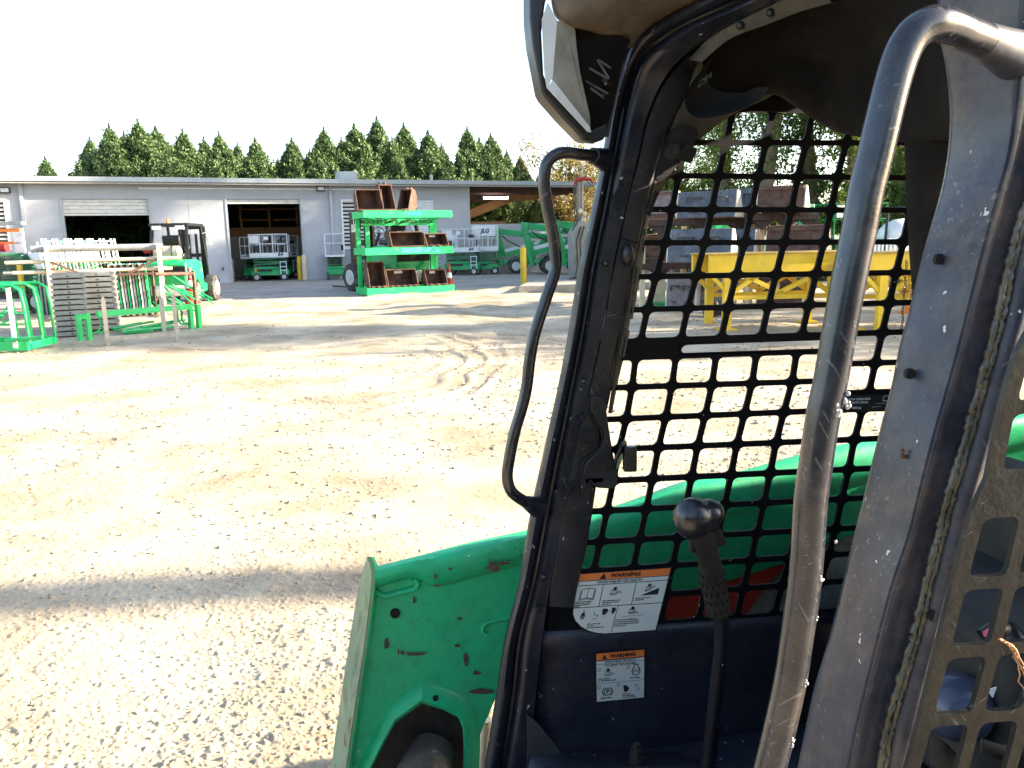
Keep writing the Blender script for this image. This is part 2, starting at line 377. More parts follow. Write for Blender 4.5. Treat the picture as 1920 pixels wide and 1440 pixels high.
def louver(x0, x1, z0, z1):
    mb = MB(); B(mb, x0, x0 + .07, -.08, -.003, z0, z1); B(mb, x1 - .07, x1, -.08, -.003, z0, z1); B(mb, x0 + .07, x1 - .07, -.08, -.003, z1 - .07, z1); B(mb, x0 + .07, x1 - .07, -.08, -.003, z0, z0 + .07)
    f = mb.build('louver_frame', m_white, wh); mb = MB(); n = int((z1 - z0) / .155)
    for i in range(n):
        z = z0 + .1 + (z1 - z0 - .2) * i / (n - 1)
        mb.add([(x0 + .07, -.07, z - .03), (x1 - .07, -.07, z - .03), (x1 - .07, -.01, z + .05), (x0 + .07, -.01, z + .05)], [(0, 1, 2, 3)])
    mb.build('louver_slats', m_shut, f, solid=.012)
    mb = MB(); B(mb, x0 + .07, x1 - .07, -.004, -.001, z0 + .07, z1 - .07); mb.build('louver_backing', mat('louver_brown', (.05, .035, .03), .9), f)
a = WS(638, 374); b = WS(706, 462); louver(a[0], b[0], b[1] - .1, a[1] + .0)
a = WS(10, 376); louver(a[0] - 1.7, a[0], 1.55, 3.46)
a = WS(768, 374); b = WS(812, 374); shutter(a[0], b[0] + .0, .05, 3.42, 'white_roll_up_door', y=-.01, m=m_white)
mb = MB(); B(mb, b[0] + .0 + .003, b[0] + .08, -.05, -.003, 0, 3.5); mb.build('door_frame', m_wall, wh); mb = MB(); B(mb, a[0], b[0], -.05, -.003, 3.44, 3.5); mb.build('door_frame', m_wall, wh)
a = WS(828, 440); b = WS(858, 440); mb = MB(); B(mb, a[0], b[0], -.04, -.003, .02, a[1]); pd = mb.build('personnel_door', m_white, wh)
mb = MB(); B(mb, a[0] + .18, b[0] - .18, -.05, -.042, a[1] - .75, a[1] - .35); mb.build('door_pane', mat('grey_pane', (.3, .33, .36), .2), pd)
for px in (38, 618):
    x, z = WS(px, 350); mb = MB(); B(mb, x - .06, x + .06, -.13, -.003, .05, HW); mb.build('downpipe', m_wall, wh)
for px, on in ((10, 0), (600, 0)):
    x, z = WS(px, 354 if px > 100 else 357); mb = MB(); mb.box((x, -.10, z), (.34, .16, .22)); l = mb.build('wall_light', m_black, wh); mb = MB(); mb.box((x, -.19, z), (.26, .02, .14)); mb.build('lens', m_white, l)
x, z = WS(350, 350); mb = MB(); B(mb, x - .01, x + .01, -.006, -.002, .05, HW); mb.build('wall_joint', m_inner, wh)
for px, py in ((538, 487), (616, 488), (626, 487), (418, 504)):
    x, z = WS(px, py); mb = MB(); mb.box((x, -.03, z), (.04, .06, .14)); mb.build('wall_hook', m_black, wh)
a = WS(636, 330); b = WS(664, 330); mb = MB(); B(mb, a[0] + .1, b[0] + .25, .5, 1.4, HW + .2, HW + .62); mb.build('roof_vent', m_fascia, wh, bevel=.02)
x, z = WS(818, 330); mb = MB(); mb.cyl((x, .8, HW + .1), (x, .8, HW + .55), .07, 10); mb.build('roof_pipe', m_silver, wh)
# the timber mezzanine seen through the second door
mb = MB(); B(mb, d2a - .3, d2b + 1.5, 4.8, 4.95, 0, 1.95); mb.build('partition', mat('partition_panel', (.30, .28, .25), .9, var=.05), wh)
mb = MB(); B(mb, d2a - .9, d2b + 1.5, 4.70, 4.98, 1.953, 2.38); mb.build('timber_beam', m_wood, wh)
mb = MB()
for z in (2.7, 3.2): B(mb, d2a + .9, d2b + 1.5, 4.72, 4.78, z, z + .06)
for i in range(4): B(mb, d2a + .82 + i * 1.3, d2a + .92 + i * 1.3, 4.6, 4.69, 2.385, 3.35)
mb.build('timber_rail', m_wood, wh)
# open shed end: roof framing, posts, strip light
mb = MB()
for i in range(9): B(mb, oa + .02, 13.2, .4 + i * 1.4, .5 + i * 1.4, HW - .28, HW - .003)
mb.build('roof_joists', mat('dark_timber', (.06, .03, .022), .85, var=.3), wh)
for yy in (3.0, 11.6):
    mb = MB(); x0 = oa + .6
    B(mb, x0, x0 + .22, yy, yy + .18, 0, 3.0); mb.bar((x0 + .1, yy + .09, 2.75), (x0 + 3.0, yy + .09, 3.75), .16, .42); mb.bar((x0 + 2.8, yy + .09, 3.68), (13.0, yy + .09, 3.84), .16, .34)
    B(mb, 12.75, 12.97, yy, yy + .18, 0, 3.7)
    mb.build('frame_beam', m_wood, wh)
mb = MB(); B(mb, 12.83, 13.02, .02, .22, zl + .003, HW - .29); mb.build('post', m_wall, wh)
a = WS(925, 370); mb = MB(); B(mb, a[0] + .1, a[0] + 1.35, 1.4, 1.55, 3.55, 3.66); mb.build('strip_light', emit('strip_light_lens', (1, .97, .88), 3), wh)
mb = MB(); B(mb, oa + .02, oa + 1.9, .30, .5, zl + .003, zl + .12); mb.build('sill_board', m_wood, wh)

# ---------------------------------------------------------------- trees
def leafmat(name, c, tr=.35):
    m = bpy.data.materials.new(name); m.use_nodes = True; t = m.node_tree; N_ = t.nodes; b = N_['Principled BSDF']
    b.inputs['Roughness'].default_value = .55; b.inputs['Specular IOR Level'].default_value = .3
    gi = N_.new('ShaderNodeNewGeometry'); hs_ = N_.new('ShaderNodeHueSaturation'); hs_.inputs['Color'].default_value = (*c, 1)
    mr = N_.new('ShaderNodeMapRange'); mr.inputs[3].default_value = .55; mr.inputs[4].default_value = 1.5; t.links.new(gi.outputs['Random Per Island'], mr.inputs[0]); t.links.new(mr.outputs[0], hs_.inputs['Value'])
    t.links.new(hs_.outputs[0], b.inputs['Base Color'])
    ts = N_.new('ShaderNodeBsdfTranslucent'); t.links.new(hs_.outputs[0], ts.inputs[0]); mx = N_.new('ShaderNodeMixShader'); mx.inputs[0].default_value = tr
    t.links.new(b.outputs[0], mx.inputs[1]); t.links.new(ts.outputs[0], mx.inputs[2]); t.links.new(mx.outputs[0], N_['Material Output'].inputs[0])
    return m
m_con = leafmat('conifer_needles', (.080, .132, .046), .22); m_ivy = leafmat('ivy_leaves', (.07, .13, .028), .4); m_leafy = leafmat('yellow_green_leaves', (.20, .26, .045), .45); m_aut = leafmat('autumn_leaves', (.21, .165, .05), .35); m_bark = mat('bark', (.12, .085, .06), .95, var=.35, sc=5, stretch=(1, 1, .25), bump=.5)
def leaves(name, cen, size, up, mt, seed, parent):
    g = np.random.default_rng(seed); n = len(cen)
    a = g.normal(size=(n, 3)); a[:, 2] += up; a /= np.linalg.norm(a, axis=1)[:, None]
    b = np.cross(a, g.normal(size=(n, 3))); b /= np.linalg.norm(b, axis=1)[:, None]
    s = size[:, None]
    Pq = np.stack([cen - b * s * .32, cen - a * s * .5, cen + b * s * .32, cen + a * s * .8], 1).reshape(-1, 3)
    me = bpy.data.meshes.new(name); me.vertices.add(4 * n); me.vertices.foreach_set('co', Pq.ravel())
    me.loops.add(4 * n); me.loops.foreach_set('vertex_index', np.arange(4 * n, dtype=np.int32)); me.polygons.add(n); me.polygons.foreach_set('loop_start', np.arange(0, 4 * n, 4, dtype=np.int32))
    me.update(calc_edges=True); me.materials.append(mt)
    o = bpy.data.objects.new(name, me); COL.objects.link(o); o.parent = parent; WM[o.name] = WM[parent.name]; return o
def conifer(seed, H=10, R=2.3):
    g = np.random.default_rng(seed); root = thing('conifer_tree', 'x', 'tree')
    MB().tube([(0, 0, 0), (.05, 0, H * .5), (0, 0, H * .93)], [.17, .10, .02], 8).build('trunk', m_bark, root)
    C_ = []; S_ = []
    for i in range(560):
        h = g.random() ** .6; az = g.random() * 6.283; lob = .62 + .35 * math.sin(az * 3 + h * 9 + seed) * g.random() + .5 * g.random() ** 2
        rr = (R * min(1, ((1 - h) * 2.0) ** .95) * lob) + .06; L = rr
        zb = H * (.06 + .9 * h) - .25 * rr
        for q in range(int(8 + 16 * (1 - h) + 6)):
            t_ = .3 + .7 * g.random() ** .6; zz = zb + .55 * L * t_ * t_ + .10 * g.normal(); sp_ = .17 * (1.25 - .7 * t_)
            for u in range(6):
                C_.append((math.cos(az) * L * t_ + sp_ * g.normal(), math.sin(az) * L * t_ + sp_ * g.normal(), zz + sp_ * g.normal())); S_.append(.09 + .13 * g.random())
    for i in range(260): zt = g.random(); C_.append((.26 * (1 - zt) * g.normal(), .26 * (1 - zt) * g.normal(), H * (.90 + .14 * zt))); S_.append(.13)
    leaves('crown', np.array(C_), np.array(S_), 1.0, m_con, seed, root); return root
def ivytree(seed, H=12, R=1.2, mt=None, lean=.3, nclump=190, leaf=.11, limbs=6, spread=2.3):
    g = np.random.default_rng(seed); root = thing('ivy_clad_tree', 'x', 'tree')
    tr = [(lean * math.sin(z * .35 + seed), lean * math.cos(z * .3), z) for z in np.linspace(0, H, 9)]
    mb = MB().tube(tr, list(np.linspace(.28, .07, 9)), 10); ends = []
    for i in range(limbs):
        k = 3 + int(g.integers(0, 5)); a = g.random() * 6.28; p = V(tr[k]); q = p + V((math.cos(a) * spread, math.sin(a) * spread, .9 + g.random())); mid = (p + q) / 2 + V((0, 0, .25))
        mb.tube([p, mid, q], [.08, .05, .02], 6); ends += [mid, q, (mid + q) / 2]
    mb.build('trunk', m_bark, root)
    C_ = []; S_ = []
    for i in range(nclump):
        if i % 3 == 0 and ends:
            e = ends[int(g.integers(0, len(ends)))]; c = np.array(e) + g.normal(size=3) * .45; rr = .45
        else:
            z = .4 + (H - .4) * g.random(); a = g.random() * 6.28; bulge = .5 + .5 * math.sin(z * 1.3 + seed * 2 + a); q = R * (.35 + .65 * bulge) * g.random() ** .5
            c = np.array([lean * math.sin(z * .35 + seed) + q * math.cos(a), lean * math.cos(z * .3) + q * math.sin(a), z]); rr = .34
        n = int(70 + 60 * g.random()); C_.append(c + g.normal(size=(n, 3)) * rr * np.array([.8, .8, .6])); S_.append(leaf * (.7 + .7 * g.random(n)))
    leaves('crown', np.concatenate(C_), np.concatenate(S_), .2, mt or m_ivy, seed, root); return root
con = [conifer(11, 10, 2.9), conifer(12, 10, 3.3), conifer(13, 10, 2.5)]
# top pixel, master, width factor; every one stands behind the warehouse
CT = [(84, 298, 2, 1.0), (168, 262, 1, .8), (204, 239, 0, 1.0), (232, 252, 1, .75), (258, 230, 1, 1.05), (291, 243, 2, 1.25), (342, 247, 0, .95), (382, 262, 2, 1.0), (410, 253, 1, .9), (445, 272, 0, .8), (478, 264, 2, 1.1), (520, 300, 1, .7), (547, 264, 2, 1.15), (580, 285, 0, .9), (607, 245, 0, 1.0), (640, 262, 1, .8), (664, 238, 2, 1.2), (706, 225, 1, .95), (735, 262, 0, .9), (757, 237, 0, 1.05), (802, 250, 2, 1.2), (828, 272, 1, .7), (876, 243, 0, .95), (898, 262, 2, 1.0), (920, 256, 0, 1.1), (950, 285, 1, .7), (975, 294, 1, .75), (1010, 330, 0, .9), (1040, 350, 1, .8)]
side = ['left most small', 'left flank', 'deep', 'low', 'broad', 'bright tipped', 'slim', 'narrow', 'wide rounded', 'low', 'separate pointed', 'short', 'narrow spire', 'low', 'pointed', 'thin', 'tall slim', 'tallest', 'low', 'round shouldered', 'pale pointed', 'short', 'tall pale', 'thin', 'broad pale', 'short', 'last small', 'low', 'low']
where = ['over the far left roof end', 'left of the large conifers', 'left peak of the first large clump', 'between the first two peaks', 'highest of the left clump above the left door', 'right side of the left clump', 'alone right of the left clump', 'beside the wide rounded tree', 'above the wall joint between the doors', 'right of the wide rounded tree', 'above the second open door left edge', 'in the gap above the second door', 'above the second door right edge', 'beside the wall light tree', 'above the wall light', 'left of the tallest tree', 'above the square roof vent', 'of the whole row right of the roof vent', 'right behind the tallest tree', 'above the stacked top buckets', 'above the roof pipe left side', 'above the roof pipe right side', 'above the shed opening left corner', 'between the two right peaks', 'above the shed strip light', 'right of the shed peak', 'of the row near the far grab handle', 'seen through the shed opening', 'seen at the right end of the shed']
for i, (px, py, k, wd) in enumerate(CT):
    Y = 52 + ((px - 960) / CF * 52) * .45 + (3 if i % 2 else 0); P = D(px, py, Y)
    o = con[k] if con[k].get('used') is None else copy_tree(con[k])
    if o is con[k]: o['used'] = 1
    if 'used' in o and o is not con[k]: del o['used']
    s = P.z / 10.15
    place(o, (P.x, P.y, 0), i * 1.3, '%s dark green conifer %s' % (side[i], where[i]), 'conifers behind the warehouse', (s * wd, s * wd, s))
for c_ in con:
    if 'used' in c_: del c_['used']
iv = [ivytree(31, 13, 1.25), ivytree(32, 12, 1.5, m_leafy, .4, 170), ivytree(33, 14, 1.1, None, .25, 240, .10, 4, 1.6), ivytree(34, 6.5, 1.6, m_aut, .2, 120, .12)]
IV = [(1335, 30, 0, .9, 'pale yellow green tree behind the left bucket racks', 1), (1432, 27.5, 2, 1.0, 'tall dark ivy clad trunk left of the pair seen through the screen', 0), (1492, 29, 0, 1.05, 'tall dark ivy clad trunk right of the pair seen through the screen', 0), (1562, 27, 1, .95, 'yellow green leafy tree with a bare brown trunk behind the yellow trestle', 1), (1625, 31, 2, 1.0, 'dark ivy clad tree behind the near grab handle', 0), (1690, 28, 2, 1.1, 'dark leafy tree behind the cab rear trim', 0), (1262, 36, 1, .62, 'small pale tree behind the far front pillar', 1), (1745, 33, 0, 1.1, 'dark ivy clad tree hidden by the near pillar', 0), (1585, 40, 0, 1.2, 'rear dark tree filling the gap above the green cage', 0), (1660, 42, 2, 1.3, 'rear dark tree above the white grille', 0)]
used = set()
for i, (px, Y, k, sc_, lab, mi) in enumerate(IV):
    k = {0: 0, 1: 1, 2: 2}[k] if mi == 0 else 1
    P = G(px, 560); x = (px - 960) / CF * Y * 1.02
    o = iv[k] if k not in used else copy_tree(iv[k]); used.add(k)
    place(o, (x, Y, 0), i * 2.1, lab, 'trees beyond the bucket racks', sc_)
place(iv[3], ((1078 - 960) / CF * 52, 52, 0), 0, 'round olive and orange autumn tree beyond the end of the shed', None, 1.0)
c = copy_tree(iv[3]); place(c, ((1120 - 960) / CF * 54, 54, 0), 2, 'smaller olive and orange autumn tree glimpsed by the far pillar', None, .9)
# dense evergreen hedge behind the racks
g = np.random.default_rng(5); n = 26000; xx = g.uniform(0, 26, n); zz = g.random(n) ** .8 * (3.4 + 1.2 * np.sin(xx * .8) + .8 * np.sin(xx * 2.1)); yy = 38 + g.normal(size=n) * .6 - xx * .25
hd = thing('hedge', 'dense dark green overgrown hedge closing the yard behind the bucket racks', 'hedge', (0, 0, 0))
leaves('foliage', np.stack([xx + 6, yy, zz], 1), .16 + .16 * g.random(n), .3, m_ivy, 6, hd)
n = 15000; xx = g.uniform(-9, 16, n); zz = g.random(n) ** .8 * (2.7 + .6 * np.sin(xx * .9)); added_hedge = thing('hedge', 'unseen dark hedge added behind the camera to dim reflections on the loader', 'hedge', (0, 0, 0))  # added out of view behind the camera, darkens the cab's reflections and ambient light
leaves('foliage', np.stack([xx, -6.5 + g.normal(size=n) * .5, zz], 1), .22 + .2 * g.random(n), .3, m_ivy, 9, added_hedge)
# yard trees standing further along on the sun side; their long shadows cross the dirt
OT = [(14.5, 15.0, 2, .95, 'slim dark ivy tree'), (12.6, 12.3, 3, .66, 'small orange tree'), (17, 15.15, 2, 1.0, 'second slim ivy tree'), (16, 12.6, 3, .8, 'middling orange tree'), (17, 18.6, 0, .5, 'young ivy tree'), (21, 17.4, 1, .60, 'young yellow green tree'), (15.5, 13.6, 0, .34, 'stubby ivy tree'), (16, 16.6, 1, .45, 'stubby pale tree'), (18, 20.6, 0, .5, 'round ivy tree'), (14, 11.6, 3, .45, 'low orange tree'), (20, 28.2, 2, 1.15, 'tall ivy tree'), (26, 31, 0, 1.35, 'broad ivy tree'), (24, 34.5, 1, 1.25, 'broad yellow green tree'), (30, 37.5, 2, 1.5, 'very tall ivy tree'), (33, 33, 0, 1.55, 'very tall broad ivy tree'), (31, 42, 0, 1.5, 'very tall leaning ivy tree'), (40, 39, 1, 1.8, 'huge yellow green tree'), (42, 34.5, 2, 1.8, 'huge ivy tree'), (44, 30, 0, 1.75, 'huge broad ivy tree'), (38, 46, 1, 1.6, 'huge leafy tree')]
wh_ = ['under the wires', 'beside the ditch', 'at the hedge line', 'near the drive mouth', 'left of the drive', 'right of the drive', 'nearest the white post line', 'closest to the loader', 'behind the slim dark tree', 'on the far side of the drive', 'at the drive corner', 'beside the drive', 'against the boundary', 'by the boundary gate', 'in the second row', 'past the warehouse corner', 'at the rear of the yard', 'in the rear row', 'by the road', 'past the shed end']
for i, (x, y, k, s, lab) in enumerate(OT):
    c = copy_tree(iv[k]); place(c, (x, y, 0), i * 1.7 + .5, lab + ' right of the yard ' + wh_[i], 'yard trees on the sunny side', s)
pole = thing('utility_pole', 'tall brown wooden utility pole standing right of the view', 'pole', (24.0, 4.72, 0))
MB().tube([(0, 0, 0), (0, 0, 11.5)], [.24, .20], 12).build('pole_shaft', m_bark, pole)
# ---------------------------------------------------------------- yard machines and stock
def text_mesh(body, size=1.0, name='lettering', align='CENTER', bold=0.0, ext=0):
    c = bpy.data.curves.new(name, 'FONT'); c.body = body; c.size = size; c.align_x = align; c.align_y = 'CENTER'; c.offset = bold; c.extrude = ext; c.resolution_u = 3
    o = bpy.data.objects.new(name, c); COL.objects.link(o)
    dg = bpy.context.evaluated_depsgraph_get(); me = bpy.data.meshes.new_from_object(o.evaluated_get(dg))
    bpy.data.objects.remove(o); bpy.data.curves.remove(c)
    vs = [v.co.copy() for v in me.vertices]; fs = [tuple(p.vertices) for p in me.polygons]; bpy.data.meshes.remove(me)
    return vs, fs
def wheel(par, c, r, wd, ax='x', rimr=.55):
    c = V(c); u = V((1, 0, 0)) if ax == 'x' else V((0, 1, 0)); mb = MB()
    rr = [r * .90, r * .985, r, r, r * .985, r * .90]; tt = [-.5, -.42, -.3, .3, .42, .5]
    mb.tube([c + u * wd * t for t in tt], rr, 22); t = mb.build('wheel', m_tyre, par, smooth=35)
    mb = MB(); mb.tube([c - u * (wd * .52), c + u * (wd * .52)], r * rimr, 18); mb.tube([c - u * (wd * .58), c + u * (wd * .58)], r * .2, 10)
    for k in range(6):
        a = k * math.pi / 3; d = V((0, math.cos(a), math.sin(a))) if ax == 'x' else V((math.cos(a), 0, math.sin(a)))
        mb.cyl(c + d * r * .36 - u * wd * .56, c + d * r * .36 + u * wd * .56, r * .05, 6)
    mb.build('rim', m_rim, t, smooth=35); return t

def forklift(label):
    R = thing('forklift', label, 'forklift', group='green forklifts in the yard')
    # rear faces -y
    body = [(-1.22, .50), (-1.30, .75), (-1.27, 1.15), (-1.12, 1.22), (-.2, 1.20), (.1, 1.12), (.2, .55), (.9, .5), (.95, .3), (-.35, .3), (-.45, .62), (-.95, .62), (-1.02, .42)]
    MB().prism(body, -.52, .52, 'x').build('body', m_greenf, R, bevel=.07, seg=4)
    MB().prism([(-.5, .80), (.5, .80), (.5, 1.05), (-.5, 1.05)], -1.312, -1.20, 'y').build('radiator_opening', m_dark, R, bevel=.01)
    MB().box((0, -1.15, .42), (.9, .25, .3)).build('counterweight', mat('pale_counterweight', (.55, .57, .52), .35, dust=.3), R, bevel=.06, seg=4)
    for x in (-.5, .5):
        wheel(R, (x, -.70, .31), .31, .20); wheel(R, (x * 1.12, .75, .38), .38, .26)
        MB().sheet([[(x - .13, -.7 + .42 * math.cos(a), .31 + .42 * math.sin(a)) for a in np.linspace(.2, 2.9, 10)], [(x + .13, -.7 + .42 * math.cos(a), .31 + .42 * math.sin(a)) for a in np.linspace(.2, 2.9, 10)]]).build('fender', m_greenf, R, solid=.02, smooth=40)
        t = MB()
        t.bar((x * .95, -.95, 1.2), (x * .88, -.70, 2.12), .06, .09); t.build('guard_post', m_black, R); t = MB(); t.bar((x * .95, .72, .9), (x * .88, .45, 2.12), .06, .08)
        t.build('guard_post', m_black, R)
    t = MB()
    for x in (-.46, .46): t.bar((x, -.78, 2.13), (x, .50, 2.13), .08, .07)
    for y in (-.78, .5): t.bar((-.5, y, 2.13), (.5, y, 2.13), .08, .07)
    for i in range(7): t.bar((-.42, -.6 + i * .16, 2.14), (.42, -.6 + i * .16, 2.14), .035, .05)
    t.build('overhead_guard', m_black, R)
    t = MB(); t.box((-.3, -.83, 2.05), (.22, .05, .1)); t.build('rear_lamp', m_white, R); t = MB(); t.box((.3, -.83, 2.05), (.22, .05, .1)); t.build('rear_lamp', m_white, R)
    MB().cyl((0, -.8, 2.17), (0, -.8, 2.27), .05, 10).build('beacon', m_orange, R, smooth=40)
    t = MB(); t.tube([(-.36, -1.02, 1.42), (-.33, -1.02, 1.42), (-.29, -1.02, 1.42), (.29, -1.02, 1.42), (.33, -1.02, 1.42), (.36, -1.02, 1.42)], [.05, .12, .16, .16, .12, .05], 16)
    tk = t.build('gas_cylinder', mat('cylinder_steel', (.42, .40, .33), .4, metal=.3, dust=.3), R, smooth=40)
    t = MB(); [t.tube([(x, -1.02 + .165 * math.cos(a), 1.42 + .165 * math.sin(a)) for a in np.linspace(0, 6.28, 16)], .012, 5) for x in (-.15, .15)]; t.build('strap', m_black, tk)
    MB().cyl((-.40, -1.02, 1.46), (-.60, -1.02, 1.46), .07, 10).build('gas_valve', m_red, tk)
    t = MB(); t.box((0, -.30, 1.30), (.5, .5, .14)); t.bar((0, -.55, 1.32), (0, -.68, 1.85), .46, .12, up=(0, 1, 0)); t.build('seat', m_black, R, bevel=.04)
    t = MB(); t.tube([(.17 * math.cos(a), .25 + .06 * math.sin(a), 1.55 + .16 * math.sin(a)) for a in np.linspace(0, 6.28, 18)], .014, 6); t.bar((0, .25, 1.55), (0, .55, 1.1), .05); t.bar((-.16, .25, 1.55), (.16, .25, 1.55), .02); t.build('steering_wheel', m_black, R)
    t = MB()
    for x in (-.33, .33, -.24, .24): t.box((x, 1.12 + (.06 if abs(x) < .3 else 0), 1.1), (.07, .12, 2.05))
    for z in (.5, 1.3, 2.08): t.box((0, 1.14, z), (.6, .07, .1))
    t.cyl((-.1, 1.12, .3), (-.1, 1.12, 1.9), .04, 8); t.cyl((.1, 1.12, .3), (.1, 1.12, 1.9), .04, 8); t.build('mast', m_black, R)
    for x in (-.3, .3):
        t = MB(); t.box((x, 1.28, .35), (.12, .05, .6)); t.box((x, 1.8, .08), (.12, 1.05, .04)); t.build('fork', m_black, R)
    for x in (-.62, .62):
        t = MB(); t.tube([(x * .75, .5, 1.9), (x, .52, 1.95), (x, .52, 1.75)], .012, 6); t.box((x, .53, 1.68), (.14, .02, .2)); t.build('mirror', m_white, R)
    return R
fk = forklift('green forklift seen from behind with silver gas cylinder, left of the second open door')
place(fk, (G(392, 560).x, 22.3, 0), rad(4), fk['label'])
fk2 = copy_tree(fk); place(fk2, (-4.0, 26.2, 0), rad(42), 'green forklift parked right behind the bucket rack, its big grey rim at the left', sc=1.2)

def scissor(label, L=1.9, H=2.05, deck=1.05, text=None, ladder=True):
    R = thing('scissor_lift', label, 'scissor lift', group='scissor lifts along the warehouse front'); W = .8
    t = MB(); t.box((0, 0, .36), (L, W * .8, .26)); t.box((-.15, 0, .54), (L * .72, W * .82, .1)); t.build('chassis', m_greenf, R, bevel=.03)
    for x in (-L * .36, L * .36):
        for y in (-W * .42, W * .42): wheel(R, (x, y, .17), .17, .12, 'y')
    t = MB()
    for k in range(4):
        z = .60 + k * .11
        for y in (-W * .36, W * .36): t.bar((-L * .42, y, z), (L * .42, y, z + (.05 if k % 2 else -.0)), .05, .075)
    for x in (-L * .4, 0, L * .4): t.cyl((x, -W * .4, .66), (x, W * .4, .66), .03, 8); t.cyl((x, -W * .4, .9), (x, W * .4, .9), .03, 8)
    t.build('scissor_stack', m_dgreen, R)
    t = MB(); t.box((0, 0, deck), (L, W, .08)); t.box((0, -W / 2 - .005, deck + .09), (L * .98, .02, .14)); t.box((0, W / 2 + .005, deck + .09), (L * .98, .02, .14)); t.box((L / 2 - .01, 0, deck + .09), (.02, W * .96, .14)); t.build('platform', m_white, R)
    t = MB(); r = .02
    for z in (deck + .55, H):
        for y in (-W / 2, W / 2): t.cyl((-L / 2, y, z), (L / 2, y, z), r, 6)
        for x in (-L / 2, L / 2): t.cyl((x, -W / 2, z), (x, W / 2, z), r, 6)
    for x in (-L / 2, -L * .22, L * .12, L / 2):
        for y in (-W / 2, W / 2): t.cyl((x, y, deck), (x, y, H), r, 6)
    t.tube([(L * .25, -W / 2 - .01, deck + .5), (L * .25, -W / 2 - .01, deck + .14), (L * .42, -W / 2 - .01, deck + .14), (L * .42, -W / 2 - .01, deck + .5), (L * .25, -W / 2 - .01, deck + .5)], .015, 6)
    t.build('guard_rail', m_white, R, smooth=40)
    t = MB(); t.box((-L * .36, -W / 2 - .03, H - .20), (L * .24, .03, .32)); t.build('sign_panel', m_white, R); t = MB(); t.box((-L * .05, -W / 2 - .03, H - .16), (.2, .03, .14)); t.build('sign_panel', m_white, R)
    t = MB(); t.box((L * .3, -W / 2 + .06, H - .32), (.2, .14, .16)); t.build('control_box', m_black, R); t = MB(); t.box((-L * .28, -W / 2 + .05, deck + .35), (.2, .12, .24)); t.build('control_box', m_black, R)
    if ladder:
        t = MB(); 
        for x in (L * .28, L * .44): t.bar((x, -W * .47, .28), (x, -W * .47, .85), .03)
        for z in (.3, .45, .6, .82): t.bar((L * .28, -W * .47, z), (L * .44, -W * .47, z), .03)
        t.build('ladder', m_white, R)
    t = MB(); t.box((-L * .2, -W * .4 - .02, .46), (L * .5, .02, .09)); t.build('battery_cover', m_black, R)
    t = MB(); t.box((-L * .38, -W * .4 - .035, .46), (.08, .02, .1)); t.build('warning_sticker', m_yel, R)
    return R
def brandpanel(R, x, z, y, w_, h_, s):
    p = MB().box((x, y, z), (w_, .02, h_)).build('brand_panel', m_white, R)
    vs, fs = text_mesh('JLG', s, bold=.012); MB().add([(x + v.x + v.y * .25, y - .014, z + v.y) for v in vs], fs).build('lettering', m_ink, p)
sl1 = scissor('bright green scissor lift with white rails and small ladder standing in the second open door', 1.6, 2.0)
place(sl1, (G(510, 526).x, G(510, 526).y, 0), WA - rad(14), sl1['label'])
vs, fs = text_mesh('JLG', .13, bold=.01); MB().add([(.5 + v.x + v.y * .2, -.425, 1.14 + v.y) for v in vs], fs).build('lettering', m_ink, bpy.data.objects['platform'])
def lift_at(px, py, rz, lab, sc=1, dy=0):
    c = copy_tree(sl1); P = G(px, py); return place(c, (P.x + dy * .3, P.y + dy, 0), rz, lab, sc=sc)
lift_at(462, 527, rad(80), 'grey railed scissor lift half inside the second open door at its left jamb', .95, .9)
lift_at(478, 527, rad(60), 'dim scissor lift inside the doorway between the left jamb and the bright green lift', .98, 2.0)
lift_at(636, 523, rad(104), 'end-on scissor lift with white rails left of the bucket rack, nearest the louver', .98, -.3)
lift_at(658, 523, rad(108), 'end-on scissor lift half hidden by the left posts of the bucket rack', 1.0, 1.0)
lift_at(716, 521, rad(5), 'scissor lift behind the bucket rack, rails showing above the forklift', 1.12, .6)
lift_at(776, 519, rad(12), 'scissor lift with thin white rails before the white roll up door', 1.05, 1.3)
jl = scissor('tall scissor lift with a large white lettered panel by the white door', 1.15, 2.22, 1.12, ladder=False)
P = G(911, 514.5); place(jl, (P.x, P.y, 0), rad(4), jl['label']); brandpanel(jl, 0, 1.98, -.46, .95, .46, .25)
j2 = copy_tree(sl1); P = G(875, 516); place(j2, (P.x - .15, P.y + .2, 0), rad(-12), 'green bodied scissor lift left of the tall lettered one', sc=1.04)

